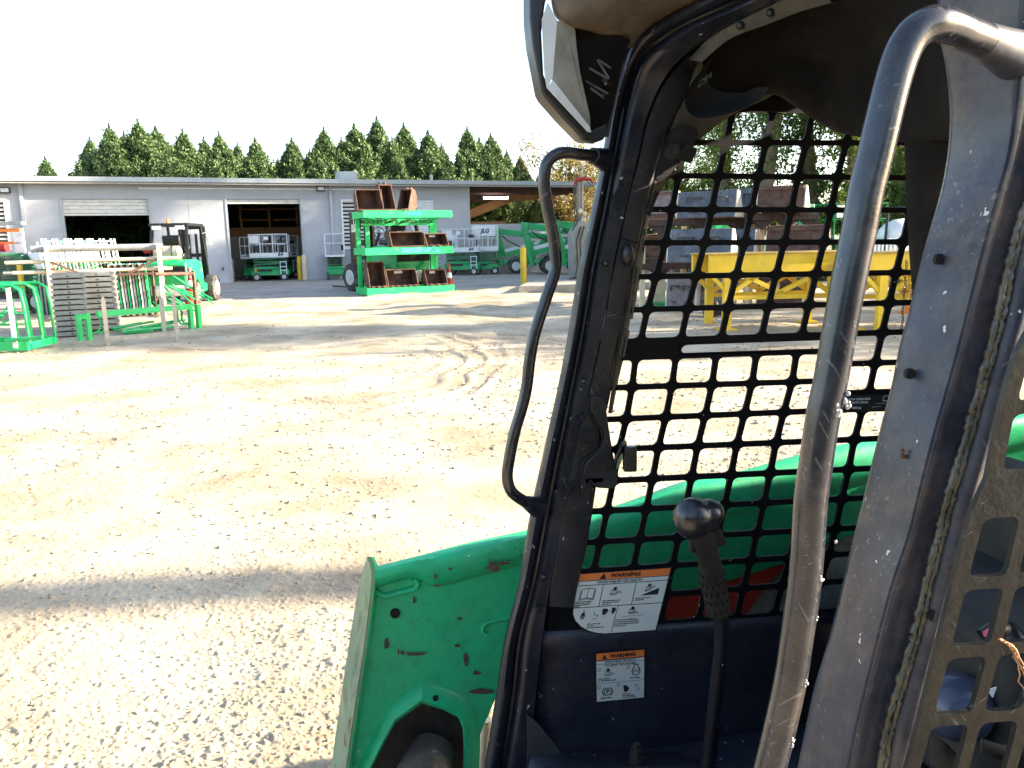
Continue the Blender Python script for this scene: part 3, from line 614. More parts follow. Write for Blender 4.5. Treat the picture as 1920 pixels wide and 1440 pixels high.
def boomlift():
    R = thing('towable_boom_lift', 'x', 'boom lift', group='towable boom lifts by the shed wall')
    t = MB(); t.box((0, 0, .55), (1.5, .9, .14)); t.box((-.85, 0, .55), (.5, .12, .12)); t.box((.15, 0, .78), (.5, .6, .36)); t.build('chassis', m_greenf, R, bevel=.02)
    for y in (-.62, .62):
        wheel(R, (-.1, y, .36), .36, .22, 'y')
        MB().sheet([[(-.1 + .43 * math.cos(a), y - .13, .36 + .43 * math.sin(a)) for a in np.linspace(.1, 3.04, 10)], [(-.1 + .43 * math.cos(a), y + .13, .36 + .43 * math.sin(a)) for a in np.linspace(.1, 3.04, 10)]]).build('fender', m_black, R, solid=.02)
    t = MB(); t.bar((-.8, 0, .85), (.95, 0, 1.25), .16, .2); t.build('lower_boom', m_greenf, R)
    t = MB(); t.bar((-.75, 0, 1.05), (.9, 0, 1.42), .12, .14); t.build('middle_boom', m_white, R)
    t = MB(); t.bar((-1.1, 0, 1.98), (1.5, 0, 1.62), .2, .26); t.box((-1.05, 0, 1.85), (.3, .26, .5)); t.build('upper_boom', m_greenf, R, bevel=.02)
    t = MB(); t.bar((-1.05, 0, 1.7), (-.8, 0, .85), .2, .28); t.build('boom_link', m_greenf, R); t = MB(); t.bar((.95, 0, 1.3), (1.3, 0, 1.6), .2, .22); t.build('boom_link', m_greenf, R)
    [MB().bar(a_, b_, .15).build('outrigger', m_greenf, R) for a_, b_ in (((.62, -.45, .32), (.62, -.45, 1.5)), ((.62, .45, .32), (.62, .45, 1.5)), ((-.8, -.4, .35), (-1.0, -.4, 1.2)))]
    t = MB(); t.tube([(1.0, -.35, .9), (.3, -.36, 1.1), (-.5, -.34, 1.5), (-.8, -.2, 1.75)], .03, 6); t.build('hose', m_black, R)
    MB().ball((.35, -.16, 1.78), .11).build('round_decal', m_white, R)
    t = MB(); t.bar((1.5, -.3, .8), (1.5, .3, .8), .04); 
    for y in (-.32, .32):
        for z in (.5, .95, 1.45): t.bar((1.3, y, z), (2.0, y, z), .03)
        for x in (1.3, 2.0): t.bar((x, y, .5), (x, y, 1.45), .03)
    t.build('basket', m_silver, R)
    t = MB(); t.cyl((-1.1, 0, .12), (-1.1, 0, .75), .035, 8); t.ball((-1.1, 0, .09), .09); t.build('jockey_wheel', m_silver, R)
    return R
bl = boomlift(); P = G(968, 512.5); place(bl, (P.x + .2, P.y - .1, 0), rad(-8), 'green towable boom lift left of the yellow bollard')
c = copy_tree(bl); P = G(1020, 513); place(c, (P.x + .3, P.y - .5, .0), rad(2), 'green towable boom lift behind the yellow bollard, raised upper boom', sc=1.1)
c = copy_tree(bl); P = G(1068, 513); place(c, (P.x + .5, P.y - .7, .0), rad(10), 'green towable boom lift behind the concrete block', sc=1.12)

# bucket rack
RL, RRr = G(689, 557), G(852, 549); rw = (RRr - RL).length; ra = math.atan2(RRr.y - RL.y, RRr.x - RL.x)
rack = thing('bucket_rack', 'bright green three shelf steel rack holding rusty buckets', 'rack', RL, ra)
DP = 1.25
m_rackg = mat('bright_rack_green', (.01, .50, .13), .4, var=.08, dust=.12, rust=.08)
for z, nm in ((.14, 'bottom_shelf'), (1.30, 'middle_shelf'), (2.36, 'top_shelf')):
    t = MB(); h = .2
    t.box((rw / 2, 0, z), (rw, .07, h)); t.box((rw / 2, DP, z), (rw - .0, .07, h))
    t.box((.035, DP / 2, z), (.07, DP - .072, h)); t.box((rw - .035, DP / 2, z), (.07, DP - .072, h))
    for i in range(5): t.box((rw * (i + 1) / 6, DP / 2, z - .05), (.07, DP - .072, .06))
    t.build(nm, m_rackg, rack)
for x, y in ((.12, DP - .1), (.34, DP - .35), (rw - .15, DP - .1), (rw - .36, DP - .35)):
    t = MB(); t.box((x, y, .70 + .0), (.11, .11, .92)); t.box((x, y, 1.83), (.11, .11, .86)); t.build('post', m_rackg, rack)
t = MB(); t.box((rw / 2 - .1, DP - .5, 2.14), (rw - .5, .05, .18)); hb = t.build('header_bar', m_rackg, rack)
for tx, xx in (('BUCKET RACK', .26), ('AUGER RACK', .68)):
    vs, fs = text_mesh(tx, .16, bold=.004); MB().add([(rw * xx + v.x * 1.1, DP - .53, 2.15 + v.y * .8) for v in vs], fs).build('lettering', m_ink, hb)
t = MB(); t.box((rw * .56, -.038, 2.37), (.42, .006, .1)); t.build('name_plate', mat('teal_plate', (.02, .45, .30), .4), rack)
t = MB(); t.box((rw * .62, -.038, 1.31), (1.2, .006, .14)); t.build('scuffed_decal', mat('teal_scuffed', (.04, .48, .36), .5, var=.6, sc=9), rack)
RWM = WM[rack.name]
def bucket(par_loc, rz, w_, d_, h_, label, teeth=0, name='excavator_bucket', group='rusty buckets on the green rack', ears=False, sticker=False, mt=None):
    R = thing(name, label, 'bucket', par_loc, rz, group); m_ = mt or m_rust
    prof = [(0.0, .0 + h_ * .04), (d_ * .25, 0), (d_ * .7, .02 * h_), (d_ * .93, h_ * .2), (d_, h_ * .5), (d_ * .93, h_ * .85), (d_ * .75, h_)]
    P_ = rs(prof, 16)
    MB().sheet([[(-w_ / 2, p[0], p[1]) for p in P_], [(w_ / 2, p[0], p[1]) for p in P_]]).build('shell', m_, R, solid=.02, off=0, smooth=40)
    side_ = [(0, h_ * .04), (d_ * .1, h_ * .30), (d_ * .35, h_ * .8), (d_ * .42, h_)] + [(p[0], p[1]) for p in P_[::-1]][:-1]
    for s in (-1, 1): MB().prism(side_, s * w_ / 2 - .012, s * w_ / 2 + .012, 'x').build('side_plate', m_, R)
    t = MB(); t.box((0, d_ * .58, h_ + .0), (w_ + .02, d_ * .36, .03)); t.build('top_lip', m_, R); t = MB(); t.box((0, .02, .02), (w_ + .05, .09, .035)); t.build('lip', m_, R)
    for i in range(teeth):
        x = -w_ / 2 + w_ * (i + .5) / teeth; MB().add([(x - .045, 0, .0), (x + .045, 0, 0), (x + .045, 0, .055), (x - .045, 0, .055), (x - .03, -.14, .0), (x + .03, -.14, .0)], [(0, 1, 2, 3), (0, 1, 5, 4), (3, 2, 5, 4), (0, 3, 4), (1, 2, 5)]).build('tooth', m_, R)
    if ears:
        for s in (-1, 1): MB().prism([(d_ * .55, h_), (d_ * .95, h_), (d_ * .88, h_ * 1.12), (d_ * .68, h_ * 1.12)], s * w_ * .2 - .02, s * w_ * .2 + .02, 'x').build('hanger', m_, R)
    if sticker: MB().box((0, d_ * .86, h_ * .83), (w_ * .28, .012, .08)).build('sticker', m_white, R)
    return R
def onr(px, z, dy=.1):            # a spot on the rack shelf at height z, seen at pixel px
    x = (px - 683) / (848 - 683) * rw; return RWM @ V((x, dy, z)), ra
for px, z, w_, d_, h_, lab, teeth, rz, ears, st in (
    (699, 2.47, .74, .7, .60, 'wide open rusty bucket, left of the three on the top shelf', 0, -.1, False, False),
    (733, 2.47, .38, .75, .74, 'tall narrow rusty bucket in the middle of the top shelf', 0, .05, True, False),
    (757, 2.47, .34, .65, .60, 'rusty toothed bucket turned sideways at the right of the top shelf trio', 3, -.75, True, False),
    (766, 1.41, 1.02, .6, .44, 'broad rusty bucket left of the two on the middle shelf', 0, -.03, False, False),
    (822, 1.41, .72, .5, .38, 'low rusty three toothed bucket at the right end of the middle shelf', 3, .1, False, True),
    (706, .25, .50, .75, .74, 'tall rusty bucket at the left end of the bottom shelf', 3, -.05, False, False),
    (753, .25, .92, .6, .50, 'wide rusty toothed bucket in the middle of the bottom shelf', 5, .0, False, True),
    (818, .25, .66, .5, .46, 'small rusty toothed bucket at the right end of the bottom shelf', 3, .02, False, True)):
    P, a_ = onr(px, z); bucket(P, a_ + rz, w_, d_, h_, lab, teeth, ears=ears, sticker=st)
def cone(loc, label, sc=1):
    R = thing('traffic_cone', label, 'traffic cone', loc, sc=sc, group='traffic cones'); 
    MB().tube([(0, 0, .03), (0, 0, .35)], [.14, .09], 16).build('cone_body', m_red, R, smooth=40); MB().tube([(0, 0, .352), (0, 0, .50)], [.0898, .062], 16).build('reflective_band', m_white, R, smooth=40)
    MB().tube([(0, 0, .502), (0, 0, .75)], [.0615, .025], 16).build('cone_tip', m_red, R, smooth=40); MB().box((0, 0, .015), (.36, .36, .03)).build('base', m_black, R, bevel=.01); return R
cone(G(843, 545), 'narrow red and white traffic cone at the right end of the bucket rack', 1.15)
cone(G(361, 574), 'tall red and white traffic cone between the pipe rack and the left forklift', 1.35)

def bollard(px, py, h, r, m, label, sc=1):
    P = G(px, py); R = thing('bollard', label, 'bollard', P, group='steel bollards'); 
    t = MB().tube([(0, 0, 0), (0, 0, h - r * .8), (0, 0, h - r * .35), (0, 0, h - r * .1), (0, 0, h)], [r, r, r * .85, r * .5, r * .1], 20); t.build('post', m, R, smooth=50); MB().cyl((0, 0, 0), (0, 0, .03), r * 1.25, 16).build('collar', m_conc, R); return R
bollard(982, 537, 1.33, .105, m_yel, 'yellow dome topped bollard on the concrete kerb left of the far grab handle')
bollard(436, 527, .98, .11, m_cream, 'cream bollard at the left jamb of the second open door')
bollard(564, 525, 1.05, .11, m_yel, 'yellowish bollard just inside the right jamb of the second open door')
bollard(573, 525.5, 1.12, .12, m_cream, 'cream bollard outside the right jamb of the second open door')
P = G(581, 522.5); t = MB(); t.tube([P + V((0, 0, .15)), P + V((-.08, 0, .7)), P + V((.05, .1, 1.0))], [.2, .16, .05], 8); t.build('folded_tarp', m_red, smooth=60); setp(bpy.data.objects['folded_tarp'], 'dark red folded tarp leaning by the cream bollard', 'tarp')
P = G(590, 523.5); R = thing('gas_bottle_cart', 'small white and black hand cart against the wall right of the second door', 'cart', P); t = MB(); t.tube([(0, .1, .3), (0, .1, .6)], [.12, .10], 10); t.build('drum', m_white, R); wheel(R, (-.16, 0, .15), .15, .05); wheel(R, (.16, 0, .15), .15, .05); t = MB(); t.bar((-.1, .12, .2), (-.1, .2, .9), .03); t.bar((.1, .12, .2), (.1, .2, .9), .03); t.build('handle', m_black, R)
# concrete island, block and standpipe
a, b = G(972, 551), G(1150, 551)
t = MB(); t.prism([(a.x, a.y), (a.x + 8, a.y + 1.0), (a.x + 8.6, a.y + 5.5), (a.x + .6, a.y + 4.5)], -.05, .22, 'z'); t.build('kerb', m_conc, bevel=.02); setp(bpy.data.objects['kerb'], 'rough concrete kerb island under the bollard', 'kerb', kind='structure')
P = D(1086, 534, 27.4); R = thing('concrete_block', 'tall grey concrete block carrying the hoses behind the far grab handle', 'block', (P.x + .25, 27.6, .2), rad(8))
MB().prism([(-.52, 0), (.55, 0), (.50, 1.75), (-.25, 1.95), (-.52, 1.55)], -.5, .5, 'y').build('block', m_conc, R, bevel=.03)
for k in (0, .12):
    MB().tube([(-.30 + k, -.53, 1.75), (-.45 + k, -.56, 1.3), (-.42 + k, -.56, .5), (-.5 + k, -.6, .1), (-.75 + k, -.75, .03)], .022, 8).build('hose', m_black, R, smooth=50)
R = thing('fuel_standpipe', 'weathered standpipe with hoses, valves and a red hook above the concrete block', 'standpipe', (P.x + .12, 27.6, 2.1), rad(8))
MB().tube([(-.12, 0, -.2), (-.10, 0, 1.4)], .075, 10).build('pipe', mat('weathered_pipe', (.22, .19, .16), .8, dust=.3), R); MB().tube([(.02, .02, -.2), (.02, 0, 1.62), (.02, 0, 1.85)], [.04, .04, .015], 8).build('mast_rod', m_silver, R)
t = MB(); [t.tube([(x0, -.08, 1.35), (x0 - .06, -.1, .7), (x0 + .02, -.1, .1), (x0 - .1, -.12, -.3)], .02, 7) for x0 in (-.26, -.2)]; t.tube([(.1, -.05, 1.4), (.42, -.1, 1.1), (.4, -.1, .5), (.3, -.1, .1)], .014, 6); t.build('hose', m_black, R)
t = MB(); t.tube([(-.3, -.1, 1.2), (-.22, -.1, 1.38), (.05, -.1, 1.42), (.28, -.1, 1.40), (.36, -.1, 1.25)], [.02, .06, .07, .05, .02], 8); t.build('red_hook', m_red, R, smooth=50)
t = MB(); rr = random.Random(4)
for k in range(9): q = V((rr.uniform(-.1, .5), rr.uniform(-.2, .1), rr.uniform(-.1, .4))); t.ball(q, rr.uniform(.05, .11), 8, 6)
for k in range(4): t.tube([(.0 + k * .12, -.1, .2), (-.05 + k * .13, -.15, -.1)], .018, 6)
t.build('valve_cluster', m_cream, R, smooth=50)

# ---------------------------------------------------------------- left stock yard
def stack(px, py, px1, pyt, n, rz, side_, grp, d_=.95):
    P = G(px, py); P1 = G(px1, py); w_ = (P1 - P).length * .97; s = P.y / CF; Ht = (py - pyt) * s * 1.0; h = Ht / n
    for i in range(n):
        jx = random.uniform(-.012, .012); jr = random.uniform(-.012, .012)
        pos = 'bottom' if i == 0 else ('topmost' if i == n - 1 else ('%s from the bottom' % ['', 'second', 'third', 'fourth', 'fifth', 'sixth', 'seventh', 'eighth', 'ninth', 'tenth', 'eleventh'][i]))
        R = thing('scaffold_deck', 'grey aluminium scaffold deck, %s in the %s stack' % (pos, side_), 'scaffold deck', (P.x + w_ / 2 * math.cos(rz) - d_ / 2 * math.sin(rz) + jx, P.y + w_ / 2 * math.sin(rz) + d_ / 2 * math.cos(rz), i * h + .02), rz + jr, grp)
        t = MB()
        for y in (-d_ / 2, d_ / 2): t.box((0, y, h * .42), (w_, .03, h * .62))
        for x in (-w_ / 2 + .015, w_ / 2 - .015): t.box((x, 0, h * .42), (.03, d_ - .031, h * .62))
        [t.box((x, y, h * .62), (.05, .05, .04)) for x in (-w_ / 2 + .01, w_ / 2 - .01) for y in (-d_ / 2, d_ / 2)]; t.build('frame', m_deck, R)
        t = MB(); t.box((0, 0, h * .78), (w_ - .04, d_ - .02, .012)); t.build('deck_board', m_deckb, R)
        t = MB(); t.cyl((0, -d_ / 2 - .018, h * .42), (0, -d_ / 2 - .01, h * .42), .016, 8); t.build('pin_hole', m_black, R)
m_deck = mat('deck_aluminium', (.27, .27, .26), .5, metal=.2, var=.2, dust=.3); m_deckb = mat('deck_plywood', (.24, .22, .19), .8, var=.3, dust=.4)
stack(107, 634, 158, 516, 12, rad(27), 'left', 'scaffold decks in the left stack')
stack(160, 622, 214, 512, 11, rad(24), 'right', 'scaffold decks in the right stack')
# pipe rack with steel pipes
P0, P1 = G(103, 604), G(309, 594); dv = P1 - P0; ang = math.atan2(dv.y, dv.x); Lr = dv.length
R = thing('pipe_rack', 'pale two post rack with rusty braces carrying long steel pipes', 'rack', P0, ang)
for x in (0, Lr): MB().box((x, 0, .82), (.07, .07, 1.64)).build('post', m_cream, R); MB().box((x, .7, .82), (.07, .07, 1.64)).build('post', m_cream, R); t = MB(); [t.box((x, .35, z), (.06, .63, .06)) for z in (1.0, 1.22, 1.45, .1)]; t.build('arm', m_cream, R)
for x, s in ((.05, 1), (Lr - .05, -1)): MB().bar((x, 0.0, 1.28), (x + s * .75, 0.0, .92), .045).build('brace', m_rust, R)
MB().bar((.04, .0, .95), (Lr - .04, .0, .98), .05).build('rail', m_rust, R)
rm = WM[R.name]; rr = random.Random(9)
def pipe(z, y, r, x0, x1, lab, m=m_silver, dz=0):
    a, b = rm @ V((x0, y, z)), rm @ V((x1, y, z + dz)); o = MB().cyl(a, b, r, 12).build('steel_pipe', m, smooth=40); setp(o, lab, 'pipe', 'steel pipes on the pipe rack')
pipe(1.56, .12, .072, -.3, Lr + .1, 'thickest silver pipe, uppermost on the pipe rack')
names = ['front pipe', 'second pipe', 'third pipe', 'rear pipe']
for lv, z in ((0, 1.07), (1, 1.285)):
    for k in range(4):
        pipe(z, .08 + k * .14, .036, -.45 - rr.random() * .5, Lr + .1 + rr.random() * .4, 'thin grey %s of the %s level on the pipe rack' % (names[k], ('lower', 'middle')[lv]), m_silver if k % 2 else m_cream, rr.uniform(-.0, .03))
# leaning scaffold frames with white tops
for i in range(15):
    u = i / 14; px = 70 + 100 * u; P = G(102 + 98 * u, 592 - 4 * u); 
    top = D(px, 450 - (2 if i % 3 else -4), P.y + .25)
    order = ['leftmost', 'second', 'third', 'fourth', 'fifth', 'sixth', 'seventh', 'middle', 'ninth', 'tenth', 'eleventh', 'twelfth', 'thirteenth', 'next to last', 'rightmost'][i]
    R = thing('scaffold_ladder', 'green scaffold frame with white top, %s in the row behind the pipe rack' % order, 'scaffold frame', P, 0, 'scaffold frames leaning in a row')
    q = top - P; m_ = m_greenf
    for off_ in (V((0, 0, 0)), V((.12, .9, 0))):
        MB().tube([off_, off_ + q * .68], .024, 7).build('leg', m_ if i % 3 else m_silver, R); MB().tube([off_ + q * .681, off_ + q], .026, 7).build('leg', m_white, R)
    t = MB(); [t.bar(q * k, q * k + V((.12, .9, 0)), .025) for k in (.12, .45, .7, .97)]; t.build('rung', m_ if i % 2 else m_white, R)
# upright green panels
for i in range(13):
    u = i / 12; P = G(222 + 68 * u, 592 - 2 * u); th = (595 - 503) * P.y / CF
    order = ['leftmost', 'second', 'third', 'fourth', 'fifth', 'sixth', 'middle', 'eighth', 'ninth', 'tenth', 'eleventh', 'next to last', 'rightmost'][i]
    R = thing('formwork_board', 'tall thin green and white steel panel, %s in the upright row' % order, 'panel', (P.x, P.y - .2, 0), rad(23), 'upright steel panels beside the deck stacks')
    MB().add([(-.02, 0, .08), (.02, 0, .08), (.02, .9, .08), (-.02, .9, .08), (-.06, .0, th), (-.02, 0, th), (-.02, .9, th + .04), (-.06, .9, th + .04)], [(0, 1, 2, 3), (4, 5, 6, 7), (0, 1, 5, 4), (1, 2, 6, 5), (2, 3, 7, 6), (3, 0, 4, 7)]).build('panel', (m_greenf, m_white, m_silver)[i % 3 if i else 0], R)
    t = MB(); t.box((-.02, -.02, .06), (.07, .06, .1)); t.box((-.055, -.02, th), (.06, .07, .06)); t.build('cap', m_cream if i % 2 else m_black, R)
# low green beam frame and the white post frame before it
P0, P1 = G(148, 640), G(374, 616); dv = P1 - P0; ang = math.atan2(dv.y, dv.x); Lf = dv.length
R = thing('beam_stand', 'low bright green steel frame with a long top beam in front of the deck stacks', 'frame', P0, ang)
for x in (.03, .18, Lf - .16, Lf): t = MB(); t.box((x, 0, .23), (.07, .1, .46)); t.build('end_post', m_rackg, R)
t = MB(); t.box((Lf / 2 + .1, 0, .43), (Lf - .5, .09, .10)); t.box((.105, .0, .41), (.077, .09, .08)); t.build('top_beam', m_rackg, R)
t = MB(); rr = random.Random(2)
for k in range(12): a = V((rr.uniform(.5, Lf * .55), rr.uniform(-.05, .4), rr.uniform(.04, .13))); t.tube([a, a + V((rr.uniform(.5, 1.1), rr.uniform(-.2, .2), rr.uniform(-.03, .07)))], .022, 7)
t.build('tube_bundle', m_greenf, R)
for x in (.40, .5, Lf - .32, Lf - .4): MB().tube([(x, .03, .40), (x, .03, .2), (x - .05 if x < 1 else x + .04, .03, .13), (x - .14 if x < 1 else x + .16, .03, .10)], .02, 8).build('bent_tube', m_greenf, R, smooth=50)
MB().box((Lf - .25, .02, .32), (.12, .05, .07)).build('clamp', m_silver, R)
P0, P1 = G(203, 650), G(333, 641); dv = P1 - P0; ang = math.atan2(dv.y, dv.x); Lf = dv.length
R = thing('post_stand', 'weathered pale grey frame of two tall posts and a low rail', 'frame', P0, ang)
m_pale = mat('weathered_paint', (.34, .32, .27), .7, var=.25, rust=.2, dust=.3)
for x in (0, Lf): t = MB(); t.prism([(x - .03, 0), (x + .03, 0), (x + .03, .74), (x + .012, .80), (x - .012, .80), (x - .03, .74)], -.028, .028, 'y'); t.build('post', m_pale, R); 
for x in (.0, Lf - .14): t = MB(); t.box((x, .75, .35), (.07, .05, .7)); t.build('rear_post', m_pale, R)
t = MB(); t.box((Lf / 2, 0, .13), (Lf - .082, .05, .07)); t.build('rail', m_pale, R)
# far left: green frame cart, generator with yellow frame
P = G(25, 665); R = thing('frame_trolley', 'bright green tubular frame trolley cut by the left edge of the view', 'trolley', (P.x - .75, P.y, 0), rad(3))
t = MB(); t.box((.35, 0, .12), (1.25, .08, .12)); t.box((.35, .8, .12), (1.25, .08, .12)); t.box((-.27, .4, .12), (.06, .718, .1)); t.box((.97, .4, .12), (.06, .718, .1)); t.build('base_frame', m_rackg, R)
for y in (0.02, .4, .78):
    for dx in (0, -.16): MB().tube([(.98 + dx, y, .15), (.96 + dx, y, .7), (.93 + dx, y, .96), (.82 + dx, y, 1.03), (-.2, y, 1.05)], .025, 8).build('hoop', m_rackg if dx else m_greenf, R, smooth=50)
t = MB()
for z in (.45, .62): t.bar((-.2, .0, z), (.95, .0, z), .03)
for k in range(9): a = V((rr.uniform(-.2, .3), rr.uniform(.0, .7), rr.uniform(.2, .4))); t.tube([a, a + V((rr.uniform(.3, .6), rr.uniform(-.3, .3), rr.uniform(.2, .55)))], .018, 6)
t.tube([(.7, -.1, .22), (1.25, -.12, .26)], .03, 8); t.build('loose_rod', m_greenf, R)
MB().box((.80, -.05, .55), (.06, .03, .9)).build('white_bar', m_white, R)
P = G(40, 590); R = thing('site_generator', 'dark green generator with a yellow post and white curved fender at the left edge', 'generator', (P.x - 1.1, P.y, 0), rad(2))
t = MB(); t.box((.3, .5, 1.0), (2.0, 1.1, .95)); t.build('cabinet', m_dgreen, R, bevel=.05)
t = MB(); [t.box((.55, -.058, .86 + i * .06), (1.1, .015, .025)) for i in range(9)]; t.build('grille', m_black, R)
MB().tube([(1.38, .1, 1.45), (1.62, .1, 1.42), (1.78, .1, 1.1), (1.9, .1, .8), (1.86, .1, .62)], [.05, .22, .22, .16, .05], 12).build('fender', m_white, R, smooth=60)
MB().box((1.25, -.12, .62), (.09, .09, 1.15)).build('yellow_post', m_yel, R)
t = MB(); t.box((.2, .1, 2.02), (2.1, .08, .08)); t.box((.2, .1, 1.72), (2.1, .06, .06)); t.build('orange_bar', m_orange, R); MB().box((1.2, .1, 1.75), (.22, .06, .62)).build('end_plate', m_white, R)
MB().cyl((.4, -.05, 1.6), (1.0, -.1, 1.62), .10, 14).build('red_roll', m_red, R, smooth=50); MB().cyl((-.4, -.05, 1.62), (.5, -.1, 1.63), .13, 14).build('white_roll', m_white, R, smooth=50)
MB().box((.9, .0, 2.18), (1.0, .2, .08)).build('silver_lid', m_silver, R)
for x in (-.5, 1.55): wheel(R, (x, .0, .3), .3, .2, 'y')
t = MB(); t.box((.3, .5, .45), (1.9, .9, .14)); t.build('trailer_frame', m_black, R)
for i, (px, hgt_) in enumerate(((88, 1.1), (95, 1.0))):
    P = G(px, 592)
R = thing('green_locker', 'narrow dark green ribbed box standing left of the deck stacks', 'box', G(92, 592), 0); t = MB(); t.box((0, .3, .55), (.38, .5, 1.1)); t.build('case', m_dgreen, R); t = MB(); [t.box((-.14 + i * .09, .03, .5), (.03, .03, .95)) for i in range(4)]; t.build('rib', m_silver, R)
P = G(290, 512 + 70); o = MB().cyl(D(290, 514, 16.5), D(362, 513, 17.2), .04, 10).build('rusty_pipe', m_rust, smooth=40); 
R = thing('scrap_rack', 'small tangle of green tubes and a rusty bar between the panels and the cone', 'scrap rack', G(330, 590), 0)
o.parent = R; o.matrix_parent_inverse = WM[R.name].inverted(); o.name = 'rusty_bar'
t = MB()
for k in range(14): a = V((rr.uniform(-.5, .0), rr.uniform(-.2, .5), rr.uniform(.3, .95))); t.tube([a, a + V((rr.uniform(.3, 1.0), rr.uniform(-.3, .3), -a.z * rr.uniform(.4, .95)))], .02, 6)
t.build('green_tubes', m_greenf, R); [MB().box((x, .2, .5), (.06, .06, 1.0)).build('upright', m_rust, R) for x in (-.55, .4)]

# ---------------------------------------------------------------- right: loader buckets on timber racks
m_slate = mat('slate_blue_paint', (.055, .065, .085), .45, var=.2, rust=.25, dust=.35, dustc=(.3, .3, .3), chips=.2, chsc=14)
m_mauve = mat('faded_mauve_paint', (.16, .13, .135), .6, var=.2, rust=.25, dust=.4)
m_sidep = mat('cream_side_plate', (.60, .53, .42), .55, var=.1, dust=.3, rust=.1)
def lbucket(px, pyb, Y, w_, h_, label, m_, slots=True, rz=0.0, d_=.75):
    P = D(px, pyb, Y); R = thing('loader_bucket', label, 'bucket', P, -.48 - rz * .3, 'loader buckets on the timber racks')
    # back plate leans away, opening away from the viewer; the triangular end plates show at the right
    MB().add([(-w_ / 2, 0, 0), (w_ / 2, 0, 0), (w_ / 2, .12, h_), (-w_ / 2, .12, h_)], [(0, 1, 2, 3)]).build('back_plate', m_, R, solid=.03, off=-1)
    MB().add([(-w_ / 2, 0, 0), (w_ / 2, 0, 0), (w_ / 2, d_, .0), (-w_ / 2, d_, .0)], [(0, 1, 2, 3)]).build('floor_plate', m_rust, R, solid=.02)
    MB().add([(-w_ / 2, .12, h_), (w_ / 2, .12, h_), (w_ / 2, .3, h_ + .01), (-w_ / 2, .3, h_ + .01)], [(0, 1, 2, 3)]).build('top_plate', m_, R, solid=.02)
    for s in (-1, 1): MB().prism([(0, 0), (d_, 0), (d_ * .9, .08), (.3, h_), (.12, h_)], s * w_ / 2 - .012 + s * .013, s * w_ / 2 + .012 + s * .013, 'x').build('end_plate', m_sidep, R)
    if slots:
        t = MB()
        for s in (-.22, .22):
            x = s * w_; t.box((x, -.025, h_ * .76), (w_ * .20, .03, .03)); t.box((x - w_ * .1, -.02, h_ * .68), (.03, .03, h_ * .18)); t.cyl((x + w_ * .13, -.05, h_ * .74), (x + w_ * .13, .02, h_ * .74), .035, 8); t.box((x, -.02, h_ * .2), (w_ * .14, .02, .025))
        t.build('coupler_ledge', m_black, R)
    else:
        t = MB(); t.box((0, -.02, h_ * .92), (w_, .05, .06)); t.box((0, -.02, .06), (w_, .05, .05)); t.build('stiffener', m_rust, R)
for a in (
    (1235, 408, 19.2, .80, .60, 'faded grey bucket at the far left of the top rack, half behind the pillar', m_mauve, False, -.1),
    (1322, 408, 17.4, 1.25, .55, 'slate blue two slot bucket on the top rack left side', m_slate, True, .12),
    (1388, 402, 18.0, .65, .56, 'slate blue bucket with cream end at the top rack middle', m_slate, True, .12),
    (1462, 396, 17.2, .95, .52, 'rusty brown bucket with cream end on the top rack right side', m_rust, False, .10),
    (1228, 490, 18.6, .70, .60, 'orange brown bucket at the far left of the middle rack', m_rust, False, 0),
    (1308, 492, 16.6, 1.30, .66, 'scratched slate blue bucket on the middle rack', m_slate, True, .12),
    (1385, 488, 17.2, .60, .64, 'slate blue bucket with white scrape on the middle rack', m_slate, True, .12),
    (1490, 486, 16.8, 1.20, .68, 'long rusty bucket with pale end beside the middle rack', m_rust, False, .12),
    (1275, 577, 17.3, .62, .62, 'left of the two faded mauve buckets on the ground', m_mauve, True, .05),
    (1335, 577, 17.3, .68, .62, 'right of the two faded mauve buckets on the ground', m_mauve, True, .05),
    (1460, 575, 17.6, .95, .60, 'dark rusty bucket on the ground behind the yellow trestle', m_rust, False, .05)):
    lbucket(*a)
m_beam = mat('dark_steel_beam', (.05, .03, .025), .8, var=.3, rust=.3)
def shelfrack(x0px, x1px, ybpx, Y, lab, lv):
    P = D(x0px, ybpx, Y); P1 = D(x1px, ybpx, Y); L = P1.x - P.x
    R = thing('timber_rack', lab, 'rack', (P.x, Y, 0), rad(6))
    zz = [D((x0px + x1px) / 2, q, Y).z for q in lv]
    for z in zz:
        for y in (0, .9): MB().box((L / 2, y, z - .07), (L, .12, .13)).build('shelf_beam', m_beam, R)
        t = MB(); [t.prism([(x, z - .136), (x + .5, z - .136), (x + .25, z - .34)], .02, .1, 'y') for x in (L * .08, L * .42, L * .75)]; t.build('gusset', m_beam, R)
    for x in (.1, L * .5, L - .08):
        for y in (.14, 1.04): MB().box((x, y, max(zz) / 2), (.1, .1, max(zz))).build('post', m_cream, R)
    t = MB(); t.box((L / 2, .5, max(zz) + .012), (L * .9, .8, .02)); t.build('plank', m_wood, R)
shelfrack(1200, 1430, 408, 17.6, 'dark beamed rack holding the slate blue buckets', (410, 492))
shelfrack(1400, 1540, 398, 17.5, 'dark beamed rack holding the rusty brown buckets', (400, 486))
